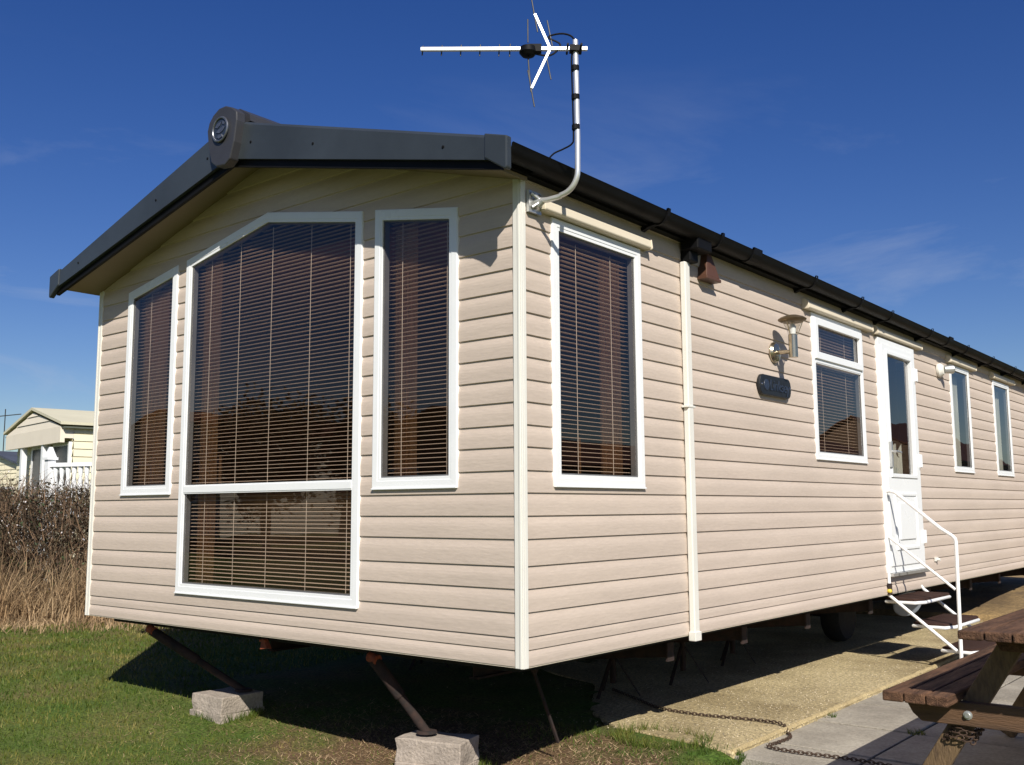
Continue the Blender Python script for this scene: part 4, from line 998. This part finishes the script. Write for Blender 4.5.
# bare worn patches under the front edge
pn_ = np.array([mn.noise(Vector((x*1.4, y*1.4, 2))) for x, y in zip(bx, by)])
worn = np.exp(-((by-.42)/.60)**2)*np.exp(-((bx+.8)/1.25)**2)
kk = rng.random(len(bx)) > np.clip(worn*.8+np.maximum(0, pn_)*.25, 0, .9); bx, by, dist, worn = bx[kk], by[kk], dist[kk], worn[kk]
bz = np.array([hgt(x, y) for x, y in zip(bx, by)])
n = len(bx); h = rng.uniform(.012, .034, n)*(1-.45*worn)*(1+.25*(dist > 7)); edge_tall = ((by > .9) & (bx > -.8)); h *= np.where(edge_tall, 1.35, 1.0)
an = rng.uniform(0, 2*np.pi, n); wd = rng.uniform(.0018, .0035, n)*np.clip(dist/4.2, 1, 3)
lean = rng.normal(0, .6, n)*h; la = rng.uniform(0, 2*np.pi, n)
base = np.stack([bx, by, bz-.004], -1); sd = np.stack([np.cos(an)*wd, np.sin(an)*wd, np.zeros(n)], -1)
tip = base+np.stack([np.cos(la)*lean, np.sin(la)*lean, h], -1)
V = np.stack([base-sd, base+sd, tip], 1).reshape(-1, 3)
gr = bulk('grass', V, 3, 'lawn')
# withered blades on the worn patch under the front edge
n = 16000; x = rng.normal(-.75, .95, n); y = rng.normal(.42, .48, n); kk = (y < 1.2) & (x < .15); x, y = x[kk], y[kk]; n = len(x)
z = np.array([hgt(a_, b__) for a_, b__ in zip(x, y)]); la = rng.uniform(0, 2*np.pi, n); L_ = rng.uniform(.012, .045, n); an = rng.uniform(0, 2*np.pi, n)
base = np.stack([x, y, z+.002], -1); sd = np.stack([np.cos(an), np.sin(an), 0*an], -1)*.0022; tip = base+np.stack([np.cos(la)*L_, np.sin(la)*L_, rng.uniform(.0, .6, n)*L_], -1)
bulk('withered_grass', np.stack([base-sd, base+sd, tip], 1).reshape(-1, 3), 3, 'straw'); print('blades', n)

# loose stones on the concrete
n = 5200; x = .36-np.abs(rng.normal(0, .9, n)); y = rng.uniform(1.3, 8.0, n); kk = (x > -2.2) & (rng.random(n) < np.clip(3.2/(y+1), .2, 1)); x, y = x[kk], y[kk]; n = len(x)
s_ = rng.uniform(.0018, .0055, n); an = rng.uniform(0, 6.28, n); z = np.full(n, G-.001)
def q4(c, s, an):
    out = []
    P = [np.stack([c[:, 0]+np.cos(an+k*1.5708)*s, c[:, 1]+np.sin(an+k*1.5708)*s, c[:, 2]], -1) for k in range(4)]; T = np.stack([c[:, 0], c[:, 1], c[:, 2]+s*.9], -1)
    for k in range(4): out.append(np.stack([P[k], P[(k+1) % 4], T], 1))
    return np.stack(out, 1).reshape(-1, 3)
bulk('gravel', q4(np.stack([x, y, z], -1), s_, an), 3, 'stone')
# longer tufts round the blocks, along the pad edge and in the slab joints
tx = []
for (cx0, cy0, rr_, nn_) in ((-2.69, .42, .22, 900), (-.81, .345, .26, 800), (.30, 1.20, .10, 260), (-.1, 1.28, .25, 700), (.62, 1.19, .18, 350), (.34, 2.4, .04, 60), (.34, 3.5, .05, 60), (.88, 2.27, .04, 50)):
    an = rng.uniform(0, 6.28, nn_); rad = rr_*(.75+.35*rng.random(nn_)); tx.append(np.stack([cx0+np.cos(an)*rad, cy0+np.sin(an)*rad*.8, rng.uniform(.02, .075 if nn_ > 300 else .035, nn_)], -1))
tx = np.concatenate(tx); n = len(tx); z = np.array([hgt(a_, b__) for a_, b__ in tx[:, :2]]); z = np.where(tx[:, 1] > 1.5, G-.02, z)
an = rng.uniform(0, 6.28, n); la = rng.uniform(0, 6.28, n); L_ = tx[:, 2]; base = np.stack([tx[:, 0], tx[:, 1], z-.003], -1); sd = np.stack([np.cos(an), np.sin(an), 0*an], -1)*.0024
tip = base+np.stack([np.cos(la)*L_*.5, np.sin(la)*L_*.5, L_], -1); bulk('grass_tufts', np.stack([base-sd, base+sd, tip], 1).reshape(-1, 3), 3, 'lawn')
# dry tall grass at the foot of the hedge
def hl(tv): return np.array([-13.5, -2.7])+(np.array([-6.35, 3.3])-np.array([-13.5, -2.7]))*tv
def hedge_pts(n, d0, d1, bias=1.0, tmax=1.3):
    tv = rng.uniform(-.1, tmax, n); dep = d0+(d1-d0)*rng.random(n)**bias
    A = np.array([-13.5, -2.7]); D = np.array([7.15, 6.0]); nrm = np.array([-6.0, 7.15])/9.33
    p = A+tv[:, None]*D+nrm*dep[:, None]; return p[:, 0], p[:, 1]
def strips(x, y, z0, L_, w_, leanx, leany, seg=3):
    n = len(x); ang = rng.uniform(0, 2*np.pi, n); sx = np.cos(ang)*w_; sy = np.sin(ang)*w_
    out = []
    prev = None
    for k in range(seg+1):
        t_ = k/seg; c = np.stack([x+leanx*L_*t_**1.7, y+leany*L_*t_**1.7, z0+L_*t_*(1-.22*t_*np.hypot(leanx, leany))], -1)
        ww = (1-t_*.85); s = np.stack([sx*ww, sy*ww, 0*sx], -1); cur = (c-s, c+s)
        if prev: out.append(np.stack([prev[0], prev[1], cur[1], cur[0]], 1))
        prev = cur
    return np.stack(out, 1).reshape(-1, 3)     # island per strip is not welded but each quad varies: fine
hx, hy = hedge_pts(20000, -.15, .9); n = len(hx); hz = np.full(n, G-.02)
L_ = rng.uniform(.2, .98, n)*(.6+.4*rng.random(n)); V = strips(hx, hy, hz, L_, rng.uniform(.004, .008, n), rng.normal(.22, .38, n), rng.normal(.15, .35, n))
bulk('dry_grass', V, 4, 'straw')
hx, hy = hedge_pts(9000, -.9, .2, .6); n = len(hx)
V = strips(hx, hy, np.full(n, G-.01), rng.uniform(.04, .16, n), rng.uniform(.004, .008, n), rng.normal(.1, .6, n), rng.normal(0, .6, n), 2)
bulk('rough_grass', V, 4, 'straw')
# bramble hedge
hx, hy = hedge_pts(30000, .35, 2.1); n = len(hx)
topn = np.array([mn.noise(Vector((x*.9, y*.9, 1)))+.5*mn.noise(Vector((x*2.4, y*2.4, 1))) for x, y in zip(hx, hy)])
ht = 1.52+.20*topn; z0 = G+rng.random(n)*np.maximum(.1, ht-.25)
L_ = np.minimum(rng.uniform(.18, .75, n), G+ht-z0+.16); 
V1 = strips(hx, hy, z0, np.maximum(.08, L_), rng.uniform(.0035, .008, n), rng.normal(0, .75, n), rng.normal(0, .75, n))
nq1 = len(V1)//4
def leaves(n, d0, d1, zlo, zhi, s0, s1, p=1.0):
    x, y = hedge_pts(n, d0, d1); tp = np.array([mn.noise(Vector((a_*.9, b__*.9, 1)))+.5*mn.noise(Vector((a_*2.4, b__*2.4, 1))) for a_, b__ in zip(x, y)])
    H_ = 1.50+.20*tp; z = G+H_*(zlo+(zhi-zlo)*rng.random(n)**p); s = rng.uniform(s0, s1, n)[:, None]
    a_ = rng.normal(size=(n, 3)); a_ /= np.linalg.norm(a_, axis=1)[:, None]; b__ = np.cross(a_, rng.normal(size=(n, 3))); b__ /= np.linalg.norm(b__, axis=1)[:, None]
    c = np.stack([x, y, z], -1); return np.stack([c-a_*s, c-b__*s*.55, c+a_*s, c+b__*s*.55], 1).reshape(-1, 3)
V2 = leaves(60000, .3, 2.0, .15, .98, .010, .026, .7); V3 = leaves(9000, .3, 1.8, .2, .93, .012, .028); V4 = leaves(2600, .2, 1.6, .58, 1.04, .007, .018, .8)
V = np.concatenate([V1, V2, V3, V4]); mi = np.concatenate([np.zeros(nq1), np.full(len(V2)//4, 1), np.full(len(V3)//4, 2), np.full(len(V4)//4, 3)])
hd = bulk('bramble_hedge', V, 4, ['twig', 'leafb', 'leafg', 'bloss'], kind=None, midx=mi)
tag(hd, 'tangled brown bramble hedge with white blossom left of the caravan', 'hedge')
# a few long arching stems above the hedge
# far green bank closing the horizon
mb = MB(); P = []
for k in range(61):
    an = math.radians(40+k*5); r = 150; P.append((r*math.cos(an), r*math.sin(an), 1.3+1.2*mn.noise(Vector((k*.35, 0, 0)))))
for k in range(60):
    p, q = P[k], P[k+1]; mb.poly([(p[0], p[1], G-1), (q[0], q[1], G-1), q, p]); mb.poly([p, q, (q[0]*1.25, q[1]*1.25, G-1), (p[0]*1.25, p[1]*1.25, G-1)])
struct(mb.build('hills', mat('distant_scrub', (.05, .06, .035), .95, var=.4, vscale=.2), None, smooth=True))
